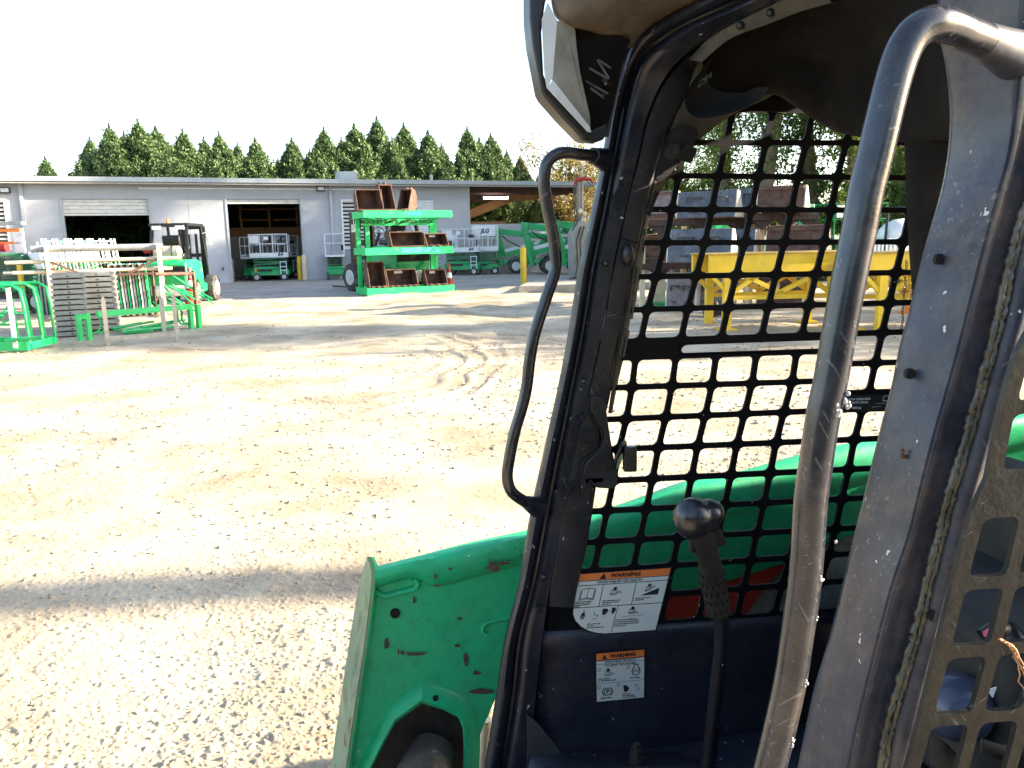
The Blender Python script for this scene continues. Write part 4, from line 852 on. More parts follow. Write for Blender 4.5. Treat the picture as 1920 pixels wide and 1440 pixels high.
def trestle(P0, P1, h, lab, chain=False):
    dv = P1 - P0; ang = math.atan2(dv.y, dv.x); L = dv.length
    R = thing('yellow_trestle', lab, 'trestle', P0, ang, 'yellow steel trestles')
    t = MB(); t.box((L / 2, 0, h - .15), (L, .08, .30)); t.box((L / 2, .8, h - .15), (L, .08, .30)); t.build('side_beam', m_yel, R)
    t = MB(); t.box((L / 2, .4, h + .012), (L + .05, .95, .02)); t.build('top_plate', m_rustyel, R)
    for x in (.32, L - .32):
        for y in (.0, .8): t = MB(); t.box((x, y, (h - .3) / 2), (.13, .1, h - .302)); t.box((x, y, .015), (.3, .24, .03)); t.build('leg', m_yel, R)
        for y in (.0, .8):
            t = MB(); s = -1 if x < 1 else 1; t.bar((x + s * .30, y, h - .31), (x, y, h * .5), .06); t.bar((x - s * .55, y, h - .31), (x, y, h * .45), .07); t.build('brace', m_yel, R)
    t = MB()
    for y in (.0, .8): t.box((L / 2, y, h * .43), (L - .77, .06, .07)); t.bar((.55, y, h - .32), (L * .52, y, h * .47), .07); t.bar((L - .55, y, h - .32), (L * .48, y, h * .47), .07)
    t.build('truss', m_yel, R)
    if chain:
        for cx in (.62, .74):
            t = MB()
            for i in range(26):
                c = V((cx + .008 * math.sin(i), -.10, h - .12 - i * .043)); a = [(c + V((.018 * math.cos(q), 0, .03 * math.sin(q)))) if i % 2 else (c + V((0, .018 * math.cos(q), .03 * math.sin(q)))) for q in np.linspace(0, 6.2832, 9)]; t.tube(a, .006, 5)
            t.build('chain', m_rust, R)
    return R
m_rustyel = mat('worn_top_plate', (.50, .32, .06), .7, var=.3, rust=.5, dust=.4)
P = D(1330, 480, 13.2); trestle(V((P.x, 13.2, 0)), V((P.x + 2.45, 13.5, 0)), G(1, 1).z + D(1400, 477, 13.2).z, 'long yellow steel trestle in front of the slate blue buckets')
P = D(1632, 480, 12.2); trestle(V((P.x - .1, 12.2, 0)), V((P.x + 2.2, 12.4, 0)), D(1660, 476, 12.2).z, 'sunlit yellow trestle with two hanging chains behind the near grab handle', True)
P = G(1385, 598); R = thing('pump_unit', 'small dark pump with a white hose on the dirt below the trestle', 'pump', P + V((-.9, .6, 0))); t = MB(); t.box((.55, 0, .12), (.3, .25, .2)); t.ball((.55, -.1, .24), .09); t.build('motor', m_black, R); MB().tube([(0, 0, .22), (.12, 0, .25), (.2, 0, .08), (.35, 0, .1)], .015, 6).build('hose', m_white, R)
# machines further back on the right
c = copy_tree(sl1); place(c, (D(1592, 470, 27).x, 27, 0), rad(15), 'green caged lift standing back right of the rusty buckets', 'scissor lifts on the right', 1.25)
for o in list(c.children):
    if o.name.startswith('guard_rail'):
        o.data = o.data.copy(); o.data.materials[0] = m_greenf
c = copy_tree(bl); place(c, (D(1440, 440, 24).x, 24, 0), rad(190), 'green boom machine glimpsed between the top and middle racks', 'machines behind the racks', 1.15)
P = D(1670, 440, 24); R = thing('white_hood_tractor', 'dark cabbed tractor with a white hood and grille behind the trestle with chains', 'tractor', (P.x, 24, 0), rad(5))
t = MB(); t.ball((.35, 0, 1.45), (.75, .5, .5)); t.box((.35, 0, 1.1), (1.3, .9, .6)); t.build('hood', m_white, R, smooth=50)
t = MB(); [t.box((-.75 + i * .12, -.5, 1.0), (.05, .04, .6)) for i in range(8)]; t.box((-.33, -.5, 1.31), (.95, .05, .05)); t.box((-.33, -.5, .69), (.95, .05, .05)); t.build('grille', m_white, R)
t = MB(); t.tube([(-.35, .3, .8), (-.30, .3, 2.1), (-.1, .3, 2.25), (.9, .3, 2.25), (1.0, .3, 2.1), (1.05, .3, 1.2)], .04, 8); t.tube([(-.35, -.3, .8), (-.30, -.3, 2.1), (-.1, -.3, 2.25), (.9, -.3, 2.25)], .04, 8); t.build('cab_frame', m_black, R, smooth=50)
t = MB(); t.box((0, 0, .75), (2.0, .8, .4)); t.build('engine_block', m_black, R); [wheel(R, (x, y, .45), .45, .3, 'y') for x in (-.7, .8) for y in (-.55, .55)]
P = D(1708, 470, 15.5); R = thing('orange_post', 'thin orange marker post beside the right trestle', 'post', (P.x, 15.5, 0)); MB().cyl((0, 0, 0), (0, 0, 1.5), .045, 8).build('shaft', m_orange, R); MB().box((0, 0, .02), (.25, .25, .04)).build('foot', m_orange, R)
R = thing('attachment_plate', 'cream steel attachment with green feet standing left of the mauve buckets', 'attachment', D(1232, 577, 18.5) * 1.0, 0); R.location.z = 0
t = MB(); t.box((0, 0, .4), (.35, .12, .8)); t.build('plate', m_cream, R); t = MB(); t.box((0, -.1, .05), (.7, .4, .08)); t.build('foot', m_greenf, R)
# ---------------------------------------------------------------- the loader in the foreground
m_cab = mat('cab_blue_black_paint', (.009, .011, .020), .36, var=.25, sc=5, chips=.5, chsc=62, dust=.15, dustc=(.05, .042, .035), grime=.6, bump=.05, bsc=60)
m_near = mat('worn_pillar_paint', (.028, .033, .052), .36, var=.25, sc=4, chips=.34, chsc=44, dust=.3, dustc=(.12, .088, .066), grime=.8, bump=.06, bsc=24, spec=.42)
m_plas = mat('black_plastic_trim', (.010, .010, .012), .5, var=.2, chips=.10, chsc=80, dust=.2, dustc=(.05, .045, .04), grime=.5, bump=.08, bsc=300)
m_liner = mat('brown_headliner', (.005, .0042, .0036), .9, var=.25, spec=.12, dust=.3, dustc=(.022, .015, .010))
m_olive = mat('dusty_olive_trim', (.05, .044, .033), .7, var=.25, dust=.3)
m_tube = mat('handle_paint', (.013, .015, .024), .22, var=.2, dust=.3, dustc=(.10, .08, .065), chips=.05, chsc=30, bump=.04, bsc=22, coat=.25, grime=.6)
m_mesh = mat('screen_black', (.004, .004, .005), .5, var=.3, chips=.10, chsc=90, dust=0, spec=.12)
m_meshn = mat('dusty_screen', (.0095, .0098, .0090), .5, var=.3, chips=.06, chsc=60, dust=.4, dustc=(.026, .025, .018), grime=.6, spec=.35, bump=.08, bsc=60)
m_hole = mat('hole_black', (.004, .004, .004), .9)
m_armg = mat('loader_green_paint', (.010, .47, .20), .5, var=.14, sc=2.2, rust=.24, rustc=(.10, .06, .035), chips=.10, chsc=30, dust=.38, dustc=(.06, .27, .15), bump=.05, bsc=14, grime=.45)
m_flange = mat('scuffed_green_flange', (.20, .28, .15), .55, grime=.8, var=.3, sc=7, rust=.3, dust=.6, dustc=(.30, .33, .22), stretch=(1, 1, .35))
m_panel = mat('navy_side_panel', (.015, .018, .032), .42, grime=.5, var=.3, sc=3, chips=.35, chsc=45, chipc=(.25, .27, .32), dust=.1, dustc=(.06, .055, .05), bump=.05)
m_dsteel = mat('dull_dark_steel', (.06, .058, .054), .35, metal=.6, var=.3, dust=.3, dustc=(.08, .07, .055))
LO = thing('skid_steer_loader', 'black cabbed skid steer loader with a green lift arm, filling the right foreground', 'loader', (MO.x, MO.y, 0))
def lp(name, mb, m, parent=None, **k): return mb.build(name, m, parent or LO, world=True, **k)
def loft(lines, prof, n=60, fn=M):
    LL = [rs(l, n) for l in lines]; rows = []
    for t, dw in prof:
        k = min(int(t), len(LL) - 2); u = t - k
        rows.append([fn(a[0] + (b[0] - a[0]) * u, a[1] + (b[1] - a[1]) * u, a[2] + (b[2] - a[2]) * u + dw) for a, b in zip(LL[k], LL[k + 1])])
    return rows
def W(l, w_): return [(x, y, w_) for x, y in l]
FWD = .88
L0 = [(900, 1500), (908, 1440), (930, 1300), (945, 1200), (973, 1087), (994, 962), (1018, 850), (1051, 700), (1069, 600), (1085, 500), (1107, 400), (1131, 280), (1142, 208), (1153, 160)]
L0 = W(L0, .90) + [(1164, 120, .895), (1180, 80, .875), (1213, 50, .85), (1258, 25, .81), (1308, 0, .76), (1352, -20, .71)]
GG = [(946, 1500), (955, 1440), (975, 1300), (985, 1200), (1012, 1087), (1037, 962), (1058, 850), (1087, 700), (1106, 600), (1122, 500), (1142, 400), (1164, 280), (1178, 208)]
GG = W(GG, .885) + [(1190, 160, .88), (1206, 122, .86), (1240, 88, .835), (1300, 50, .78), (1365, 22, .72), (1420, -2, .66)]
EE = [(978, 1500), (990, 1440), (1006, 1300), (1017, 1200), (1034, 1087), (1056, 962), (1077, 850), (1112, 700), (1133, 600), (1150, 500), (1172, 400), (1200, 280), (1212, 225)]
EE = W(EE, .875) + [(1230, 178, .865), (1255, 135, .85), (1287, 102, .82), (1345, 62, .765), (1410, 30, .70), (1470, 4, .64)]
prof = [(0, .05), (0, .003), (.06, -.006), (.16, -.014), (.30, -.018), (.46, -.014), (.60, -.002), (.68, .010), (.78, .010), (.86, .0), (.96, -.010), (1.1, -.014), (1.35, -.012), (1.7, -.008), (1.97, -.006), (2, .02)]
rows = loft([L0, GG, EE], prof, 90)
full = []
for r_ in rows:                               # the far post runs up into the header and down the near corner (mirror of the far one)
    far = r_; mir = []
    for p in far[::-1]:
        f_, w_, z_ = fwz(p)
        if z_ > 1.80: mir.append(mc(f_ - .02, .865 - w_ + .005, z_))
    full.append((far, mir))
k = min(len(m_) for _, m_ in full)
rows2 = [a + b[:k] for a, b in full]
lp('front_frame', MB().sheet(rows2), m_cab, smooth=60)
# plastic cover plate beside the frame
RR_ = [(1075, 1140), (1086, 1087), (1100, 1025), (1115, 931), (1126, 850), (1137, 766), (1150, 712), (1157, 660), (1170, 600), (1185, 525), (1200, 450), (1217, 375), (1237, 300), (1258, 236), (1294, 167), (1316, 111)]
EI = [(1029, 1137), (1034, 1087), (1044, 1030), (1058, 945), (1077, 850), (1094, 775), (1110, 712), (1121, 660), (1134, 600), (1146, 525), (1162, 450), (1178, 375), (1197, 300), (1211, 236), (1240, 162), (1287, 102)]
pr = loft([W(EI, .873), W(RR_, .868)], [(0, .02), (0, -.004), (.06, -.008), (.8, -.008), (.95, -.002), (1, .006), (1, .03)], 70)
cov = lp('pillar_cover', MB().sheet(pr), m_plas, smooth=50)
t = MB(); t.tube([M(*q, .862) for q in [(1164, 446), (1180, 451), (1196, 456)]], .0022, 6); lp('cover_joint', t, m_hole, cov)
def plate(poly, w_, th=.006): 
    pts = [M(x, y, w_) for x, y in poly]; b = [p + ML * th for p in pts]; n = len(poly); tri = tessellate_polygon([[V((x, y, 0)) for x, y in poly]])
    return MB().add(pts + b, [tuple(q) for q in tri] + [tuple(i + n for i in q) for q in tri] + [(i, (i + 1) % n, n + (i + 1) % n, n + i) for i in range(n)])
def rplate(poly, w_, th=.006, n=60): return plate([tuple(q) for q in rs(poly + [poly[0]], n)][:-1], w_, th)
lp('latch_guard', plate([(1128, 742), (1137, 764), (1142, 800), (1150, 850), (1159, 895), (1158, 910), (1150, 917), (1119, 915), (1106, 902), (1092, 930), (1088, 900), (1098, 868), (1126, 842), (1134, 825), (1131, 808), (1106, 768), (1110, 742)], .856, .02), m_plas, cov, bevel=.003)
t = MB(); t.tube([M(*q, .857) for q in [(1105, 742), (1102, 768), (1126, 802), (1131, 822), (1127, 838), (1094, 864), (1087, 908), (1064, 930), (1061, 946)]], .0022, 6); lp('latch_seam', t, m_hole, cov)
t = MB()
for x, y, r_ in ((1094, 784, .006), (1068, 912, .0055), (1012, 1146, .006), (1146, 543, .0)): 
    if r_: c = M(x, y, .853); t.cyl(c, c + ML * .01, r_, 14); lp('frame_hole', t, m_hole); t = MB()
t.add([M(x, y, .852) for x, y in ((1088, 808), (1116, 811), (1112, 828), (1086, 823))], [(0, 1, 2, 3)]); lp('frame_hole', t, m_hole)
for x, y in ((1137, 494), (1095, 715), (1020, 1082)):
    c = M(x, y, .858); t = MB(); t.ball(c, .006, 12, 6); b_ = lp('bolt', t, m_silver if 0 else m_cab, smooth=60)
t = MB(); c = M(1160, 852, .85); a_ = M(1176, 858, .84); t.tube([c, c + (a_ - c) * .35], .031, 18); t.box(a_ + (a_ - c) * .3, (.026, .02, .05)); kn = lp('latch_knob', t, m_black, bevel=.003)
t = MB(); t.ball(M(1178, 478, .85), (.012, .012, .02)); t.add([M(x, y, .855) for x, y in ((1168, 490), (1176, 476), (1190, 482), (1190, 494), (1172, 505))], [(0, 1, 2, 3, 4)]); lp('vent_knob', t, m_black, smooth=60)
# olive inner trim with the vent windows
T2 = [(1148, 775), (1158, 720), (1172, 660), (1182, 600), (1200, 525), (1210, 460), (1217, 410), (1235, 365), (1257, 332), (1277, 300), (1313, 261), (1363, 222), (1397, 203), (1449, 178), (1500, 120)]
T1 = [(1140, 775), (1149, 712), (1156, 660), (1169, 600), (1184, 525), (1199, 450), (1208, 410), (1221, 360), (1232, 318), (1243, 280), (1264, 225), (1284, 180), (1314, 111), (1369, 66), (1500, 14)]
w1 = [.872] * 12 + [.84, .79, .66]; w2 = [.88] * 11 + [.87, .86, .83, .74]
lp('inner_trim', MB().sheet(loft([[(x, y, w_) for (x, y), w_ in zip(T1, w1)], [(x, y, w_) for (x, y), w_ in zip(T2, w2)]], [(0, .01), (0, 0), (.15, -.004), (.5, -.002), (1, 0), (1, .02)], 60)), m_olive, smooth=40)
t = MB()
for q in ([(1190, 500), (1198, 502), (1194, 530), (1187, 528)], [(1186, 548), (1193, 550), (1184, 598), (1177, 596)], [(1172, 618), (1179, 620), (1169, 670), (1162, 668)]):
    t.tube([M(x, y, .868) for x, y in q + q[:1]], .0022, 5)
lp('trim_window', t, m_olive)
t = MB()
for q in ([(1228, 357), (1235, 362), (1219, 406), (1212, 402)], [(1208, 430), (1211, 430), (1210, 442), (1206, 441)], [(1205, 462), (1208, 462), (1207, 474), (1204, 474)]): t.add([M(x, y, .863) for x, y in q], [(0, 1, 2, 3)])
lp('trim_slot', t, m_hole)
sp = [(1287, 205), (1284, 190), (1291, 165), (1313, 135), (1338, 104), (1369, 89), (1405, 96), (1432, 122), (1442, 150), (1434, 178), (1400, 200), (1360, 215), (1320, 222), (1298, 217)]
c = V((0, 0, 0)); pts = [M(x, y, .79) for x, y, in [q[:2] for q in rs(sp + [sp[0]], 40)][:-1]]; c = sum(pts, V()) / len(pts)
t = MB(); ring = [[c + (p - c) * s_ + ML * d_ for p in pts + pts[:1]] for s_, d_ in ((1, 0), (.9, .012), (.7, .035), (.3, .045), (.02, .047))]; t.sheet(ring); lp('speaker_pocket', t, mat('speaker_cloth', (.012, .011, .011), .8, var=.3), smooth=60)
vs, fs = text_mesh('CSA', 20, bold=.6); t = MB().add([M(1322 + v_.x * .75 + v_.y * .35, 150 - v_.y * 1.0 - v_.x * .6, .785) for v_ in vs], fs); lp('speaker_lettering', t, mat('dull_green_ink', (.05, .07, .055), .7))
# door hinge on the trim
t = MB(); hp = rplate([(1252, 262), (1262, 244), (1280, 236), (1304, 240), (1310, 250), (1300, 272), (1282, 296), (1262, 320), (1243, 338), (1232, 338), (1232, 322), (1242, 295)], .845, .012, 40); lp('hinge_plate', hp, m_black)
t = MB(); c = M(1264, 284, .835); t.cyl(c, c + ML * .01, .015, 18); t.cyl(c - ML * .003, c, .011, 18); t.cyl(c - ML * .008, c, .007, 6); lp('hinge_bolt', t, m_dsteel)
t = MB(); q = [(1270, 292), (1292, 300), (1305, 282), (1304, 290), (1296, 306), (1272, 300)]; lp('hinge_bracket', plate([(1268, 290), (1290, 266), (1308, 282), (1296, 306), (1270, 298)], .83, .006), m_black)
# far side screen
rows_ = [(1449, 206, 75, 0), (1436, 267.7, 75, .2), (1421, 331, 74.5, .7), (1408.4, 393.3, 74.5, .3), (1395.7, 454.6, 74.5, -.3), (1380, 516, 75, -1.2), (1365, 576, 75.5, -2), (1352, 634, 75.5, -2.6), (1343, 665, 75.5, -2.5), (1335, 721, 75, -2.4), (1322, 779, 73.8, -3), (1308, 836, 73.5, -3), (1297, 894, 73.5, -3.5), (1285, 950, 73.3, -3.7), (1272, 1007, 73.5, -4), (1260, 1060, 73.5, -5), (1249, 1114, 72, -5.5), (1238, 1168, 71, -5)]
def nd(c, r_): x, y, s_, d_ = rows_[r_]; return (x + c * s_, y + c * d_)
def rounded(q, h, cr):
    # q: 4 centre-line corners, h: half bar, cr: corner radius -> rounded hole polygon
    P = [np.array(p, float) for p in q]; n = 4; ins = []
    def offl(a, b):
        d = (b - a) / np.linalg.norm(b - a); nrm = np.array((-d[1], d[0])); return a + nrm * h, d
    area = sum(P[i][0] * P[(i + 1) % 4][1] - P[(i + 1) % 4][0] * P[i][1] for i in range(4)); 
    if area < 0: P = P[::-1]
    E_ = [offl(P[i], P[(i + 1) % 4]) for i in range(4)]
    for i in range(4):
        (a, d), (b, e) = E_[i - 1], E_[i]; t_ = np.linalg.solve(np.array([d, -e]).T, b - a); ins.append(a + d * t_[0])
    out = []
    for i in range(4):
        c = ins[i]; p = ins[i - 1] - c; q_ = ins[(i + 1) % 4] - c; A = c + p / np.linalg.norm(p) * cr; B_ = c + q_ / np.linalg.norm(q_) * cr
        for u in (0, .2, .4, .6, .8, 1): out.append(tuple((1 - u) ** 2 * A + 2 * u * (1 - u) * c + u * u * B_))
    return P, out
def screen(cells, fn, h, cr, th, name, m, solid_cells=()):
    mb = MB()
    for q in cells:
        P, hole = rounded(q, h, cr); allp = [tuple(p) for p in P] + hole
        tri = tessellate_polygon([[V((*p, 0)) for p in P], [V((*p, 0)) for p in hole]])
        mb.add([fn(*p) for p in allp], [tuple(t_) for t_ in tri])
    for q in solid_cells: mb.add([fn(*p) for p in q], [tuple(range(len(q)))])
    o = lp(name, mb, m)
    bm = bmesh.new(); bm.from_mesh(o.data); bmesh.ops.remove_doubles(bm, verts=bm.verts, dist=1e-5); bmesh.ops.recalc_face_normals(bm, faces=bm.faces); bm.to_mesh(o.data); bm.free()
    d = o.modifiers.new('s', 'SOLIDIFY'); d.thickness = th; d.offset = 0
    b = o.modifiers.new('b', 'BEVEL'); b.width = .0018; b.segments = 1; b.limit_method = 'ANGLE'; b.angle_limit = rad(60)
    return o
cells, sol = [], []
for r_ in range(17):
    for c in range(-5, 6):
        q = [nd(c, r_), nd(c + 1, r_), nd(c + 1, r_ + 1), nd(c, r_ + 1)]
        xl = np.interp((q[0][1] + q[3][1]) / 2, [200, 280, 400, 500, 600, 700, 850, 962, 1087, 1200], [1212, 1200, 1172, 1150, 1133, 1112, 1077, 1056, 1034, 1017])
        if q[1][0] < xl + 12: continue
        if q[0][0] < xl - 18: q = [(max(q[0][0], xl - 18), q[0][1]), q[1], q[2], (max(q[3][0], xl - 22), q[3][1])]
        if r_ in (15, 16) and c < 0: sol.append(q); continue
        if r_ == 7:
            if c < -1: sol.append(q)
            elif c == -1: sh_ = lambda p: (p[0] - 1, p[1] + 5); cells.append([sh_(nd(-1, 7)), sh_(nd(3, 7)), nd(3, 8), nd(-1, 8)]); sol.append([nd(-1, 7), nd(3, 7), sh_(nd(3, 7)), sh_(nd(-1, 7))])
            elif c >= 3: pass
            continue
        if c >= 3 and r_ in (8, 9): continue
        if r_ == 16 and c < 0: sol.append(q); continue
        cells.append(q)
for c in range(3, 6):                          # the screen right of the slot carries the capacity plate
    a = lambda y, cc: (nd(cc, 8)[0] + (665 - y) * .215, y + (cc - 3) * -2.5)
    ys = [nd(3, 7)[1], 683, 741, 773.5]
    A = [[nd(cc, 7), a(683, cc), a(738, cc), nd(cc, 10)] for cc in (c, c + 1)]
    cells.append([A[0][0], A[1][0], A[1][1], A[0][1]]); cells.append([A[0][1], A[1][1], A[1][2], A[0][2]]); sol.append([A[0][2], A[1][2], A[1][3], A[0][3]])
scr = screen(cells, lambda x, y: M(x, y, FWD), 5.2, 10.5, .005, 'side_screen', m_mesh, sol)
# lower side panel under the screen, floor edge, gusset
t = MB(); top = [(1012, 1182), nd(-2, 17), nd(0, 17), nd(3, 17), nd(6, 17)]
t.sheet([[M(x, y, FWD + .001) for x, y in top], [M(x, y + 22, FWD - .004) for x, y in top], [M(x, y + 40, FWD + .012) for x, y in top], [M(x - (12 if x < 1020 else 30), 1400 - (x - 1200) * .03, FWD + .015) for x, y in top], [M(x - (24 if x < 1020 else 40), 1440 - (x - 1200) * .03, .78) for x, y in top], [M(x - (30 if x < 1020 else 60), 1600, .70) for x, y in top]])
lp('side_panel', t, m_panel, smooth=50, solid=.004)
lp('gusset', plate([(988, 1340), (1008, 1356), (1062, 1424), (1085, 1500), (985, 1500), (990, 1400)], .86, .004), mat('grey_gusset', (.035, .035, .035), .7))
t = MB(); c = M(1193, 1416, .80); t.cyl(c + V((0, 0, -.03)), c, .016, 18); t.cyl(c, c + V((0, 0, .016)), .0125, 6); t.cyl(c + V((0, 0, .016)), c + V((0, 0, .026)), .007, 10); lp('floor_bolt', t, m_dsteel)
t = MB(); c = M(1163, 1206, .872); t.cyl(c, c + ML * .004, .006, 12); c = M(1453, 1211, .872); lp('panel_hole', t, m_hole)
# floor pan, roof, rear and hidden cab shell
def cb(f0, f1, w0, w1, z0, z1): 
    c = mc((f0 + f1) / 2, (w0 + w1) / 2, (z0 + z1) / 2); return MB().box(c, (abs(f1 - f0), abs(w1 - w0), abs(z1 - z0)), Matrix.Rotation(PSI, 3, 'Z'))
fhead = max(fwz(p)[0] for p in rows2[8][60:]) 
lp('roof', cb(fhead - .06, -1.15, -.02, .90, 2.06, 2.10), m_cab, bevel=.02)
lp('rear_wall', cb(-1.18, -1.22, -.02, .90, .5, 2.05), m_liner)
lp('floor_pan', cb(.35, -1.17, .02, .87, .42, .46), m_panel)
lp('engine_housing', cb(-1.24, -2.2, -.05, .95, .4, 1.35), m_armg, bevel=.05)
lp('chassis', cb(.3, -2.1, .1, .8, .2, .40), m_black)
for f_, w_ in ((-.75, -.18), (-.85, 1.10), (-1.75, -.18), (-1.8, 1.10)):
    if 1:
        c = mc(f_, w_, .38); t = MB(); t.cyl(c - ML * .12, c + ML * .12, .38, 26); lp('wheel', t, m_tyre, bevel=.04)
# headliner bowl hanging from the roof
A = [(1316, 111, .80), (1369, 69, .75), (1435, 42, .69), (1500, 17, .62), (1560, 3, .54), (1640, -12, .44), (1730, -30, .30), (1830, -60, .12)]
Bm = [(1330, 190, .86), (1400, 150, .80), (1470, 130, .75), (1530, 120, .70), (1590, 120, .62), (1660, 125, .5), (1720, 130, .35), (1800, 130, .16)]
Cc = [(1397, 203, .86), (1449, 178, .84), (1492, 200, .80), (1517, 219, .77), (1561, 244, .70), (1606, 256, .60), (1672, 266, .48), (1735, 266, .36), (1800, 262, .25)]
Dd = [(1420, 150, .875), (1470, 150, .87), (1500, 160, .86), (1530, 170, .84), (1570, 180, .8), (1620, 190, .7), (1690, 190, .58), (1740, 200, .5), (1800, 210, .40)]
lp('headliner', MB().sheet(loft([A, Bm, Cc, Dd], [(0, 0), (.3, .01), (.7, 0), (1, 0), (1.4, -.01), (1.8, -.012), (1.95, -.006), (2, 0), (2.1, .02), (3, 0)], 50)), m_liner, smooth=70)
t = MB(); t.sheet(loft([[(1690, 120, .42), (1697, 300, .42), (1699, 371, .42), (1704, 465, .42), (1711, 560, .42), (1716, 640, .42), (1722, 760, .42)], [(1800, 120, .30), (1800, 300, .30), (1800, 371, .30), (1800, 465, .30), (1800, 560, .30), (1790, 640, .3), (1780, 760, .3)]], [(0, .06), (0, .01), (.1, 0), (.4, -.02), (1, 0)], 30)); lp('rear_trim', t, m_liner, smooth=60)
t = MB(); t.add([M(x, y, .875) for x, y in ((1380, 190), (1440, 186), (1500, 190), (1580, 196), (1700, 196), (1700, 215), (1580, 213), (1500, 212), (1400, 209), (1370, 215))], [tuple(range(10))]); lp('screen_top_rail', t, m_mesh, solid=.01)
t = MB(); t.tube([M(*q, .6) for q in ((1552, 8), (1580, 35), (1605, 62))], .0018, 5); t.tube([M(*q, .598) for q in ((1596, 66), (1612, 78), (1620, 95))], .004, 5); t.tube([M(*q, .6) for q in ((1625, 38), (1618, 52), (1606, 64))], .0018, 5); lp('cable_tie', t, m_olive)
# header trim strip and its bolts
TS = [(1290, 112, .825), (1336, 66, .775), (1396, 30, .71), (1460, 0, .64), (1530, -26, .55)]; TS2 = [(1316, 116, .80), (1369, 73, .745), (1435, 47, .68), (1500, 22, .61), (1560, 5, .53)]
lp('header_strip', MB().sheet(loft([TS, TS2], [(0, .01), (0, -.004), (.5, -.008), (1, -.004), (1, .01)], 40)), m_olive, smooth=50)
for x, y, w_ in ((1445, 24, .655), (1388, 48, .71)): lp('trim_bolt', MB().ball(M(x, y, w_), .007, 12, 8), m_black, smooth=60)
FB = [(x - 14, y, .89) for x, y in EI] + [(1345, 62, .84), (1410, 30, .76), (1480, 0, .68)]; FC = [(x + 3, y, .885) for x, y in T2[:11]] + [(1365, 150, .885), (1400, 120, .87), (1440, 90, .84), (1480, 60, .80), (1540, 30, .70)]
FB = [q for q in FB if q[1] < 1000]; 
lp('frame_backing', MB().sheet(loft([[(1014, 1140, .905), (1046, 1000, .905), (1060, 900, .905), (1096, 760, .905), (1126, 640, .905), (1150, 500, .905), (1178, 360, .905), (1200, 260, .905), (1225, 180, .90), (1262, 115, .88), (1330, 60, .84), (1420, 12, .76), (1500, -20, .68)], [(1072, 1140, .905), (1085, 1000, .905), (1100, 900, .905), (1140, 760, .905), (1160, 640, .905), (1186, 500, .905), (1222, 360, .905), (1262, 260, .905), (1320, 180, .905), (1360, 130, .90), (1420, 90, .88), (1500, 60, .84), (1580, 40, .76)]], [(0, 0), (1, 0)], 50)), m_liner)
lp('lower_backing', MB().sheet(loft([[(1000, 1130, .91), (985, 1250, .91), (975, 1400, .91), (970, 1520, .91)], [(1062, 1130, .91), (1040, 1250, .91), (1030, 1400, .91), (1020, 1520, .91)]], [(0, 0), (1, 0)], 12)), m_panel)
lp('upper_side_wall', cb(fwz(M(1150, 300, .89))[0], -1.18, .885, .895, 1.795, 2.06), m_liner)
# work light and visor at the top of the far post
def quadstrip(a, b): return [a, b]
ring = [(1033, 8), (1045, 39), (1077, 52), (1086, 133), (1097, 180), (1106, 217), (1109, 247), (1102, 248), (1026, 165), (1021, 139), (1017, 60), (1018, 36), (1027, 8)]
wl = lp('work_light', plate([(994, -25), (994, 33), (999, 83), (1008, 130), (1016, 172), (1022, 183), (1056, 222), (1091, 258), (1099, 263), (1130, 264), (1137, 255), (1140, 230), (1110, 244), (1103, 246), (1028, 160), (1020, 139), (1016, 60), (1022, 10), (1030, -25)], .80, .05), m_black, bevel=.004)
t = MB(); t.add([M(x, y, .79) for x, y in ((1027, 6), (1044, 39), (1036, 145), (1026, 165), (1021, 139), (1016, 36))], [tuple(range(6))]); t.add([M(x, y, .79) for x, y in ((1036, 150), (1105, 238), (1108, 248), (1102, 247), (1026, 165))], [tuple(range(5))]); lp('lens_rim', t, mat('clear_rim', (.55, .57, .56), .25, dust=.3), wl, solid=.004)
t = MB(); t.add([M(x, y, w_) for x, y, w_ in ((1044, 39, .79), (1060, 44, .80), (1077, 53, .81), (1080, 90, .81), (1086, 133, .81), (1096, 178, .81), (1105, 217, .81), (1106, 244, .805), (1036, 150, .79))], [tuple(range(9))]); lp('lens', t, mat('dusty_lens', (.33, .31, .26), .18, var=.35, sc=8, dust=.5, dustc=(.42, .36, .26)), wl, solid=.003)
t = MB(); lp('lamp_housing', plate([(1070, 44), (1120, 56), (1182, 74), (1165, 130), (1152, 190), (1140, 235), (1132, 262), (1110, 250), (1105, 217), (1096, 178), (1086, 133), (1080, 90)], .82, .05), m_liner, wl, bevel=.003)
t = MB()
for a, b in (((1120, 112), (1142, 148)), ((1105, 128), (1140, 148)), ((1098, 152), (1140, 176)), ((1107, 165), (1130, 182)), ((1122, 112), (1145, 128))): t.bar(M(*a, .815), M(*b, .81), .002, .004)
lp('cooling_fin', t, m_black, wl)
t = MB(); t.tube([M(1131, 150, .81), M(1137, 155, .80)], .004, 6); t.bar(M(1135, 156, .80), M(1150, 160, .82), .005); lp('lamp_bolt', t, m_dsteel, wl)
t = MB(); t.bar(M(1160, 85, .83), M(1126, 254, .84), .012, .03); t.bar(M(1128, 180, .82), M(1147, 183, .84), .012); lp('lamp_bracket', t, m_black, wl)
VS = [(1030, -40, .80), (1037, 22, .80), (1052, 42, .80), (1110, 62, .82), (1182, 90, .87)]; VT = [(1120, -90, .76), (1140, -30, .76), (1180, 0, .77), (1215, 30, .81), (1222, 66, .87)]; VU = [(1500, -120, .66), (1480, -80, .66), (1440, -30, .70), (1350, 6, .775), (1262, 44, .87)]
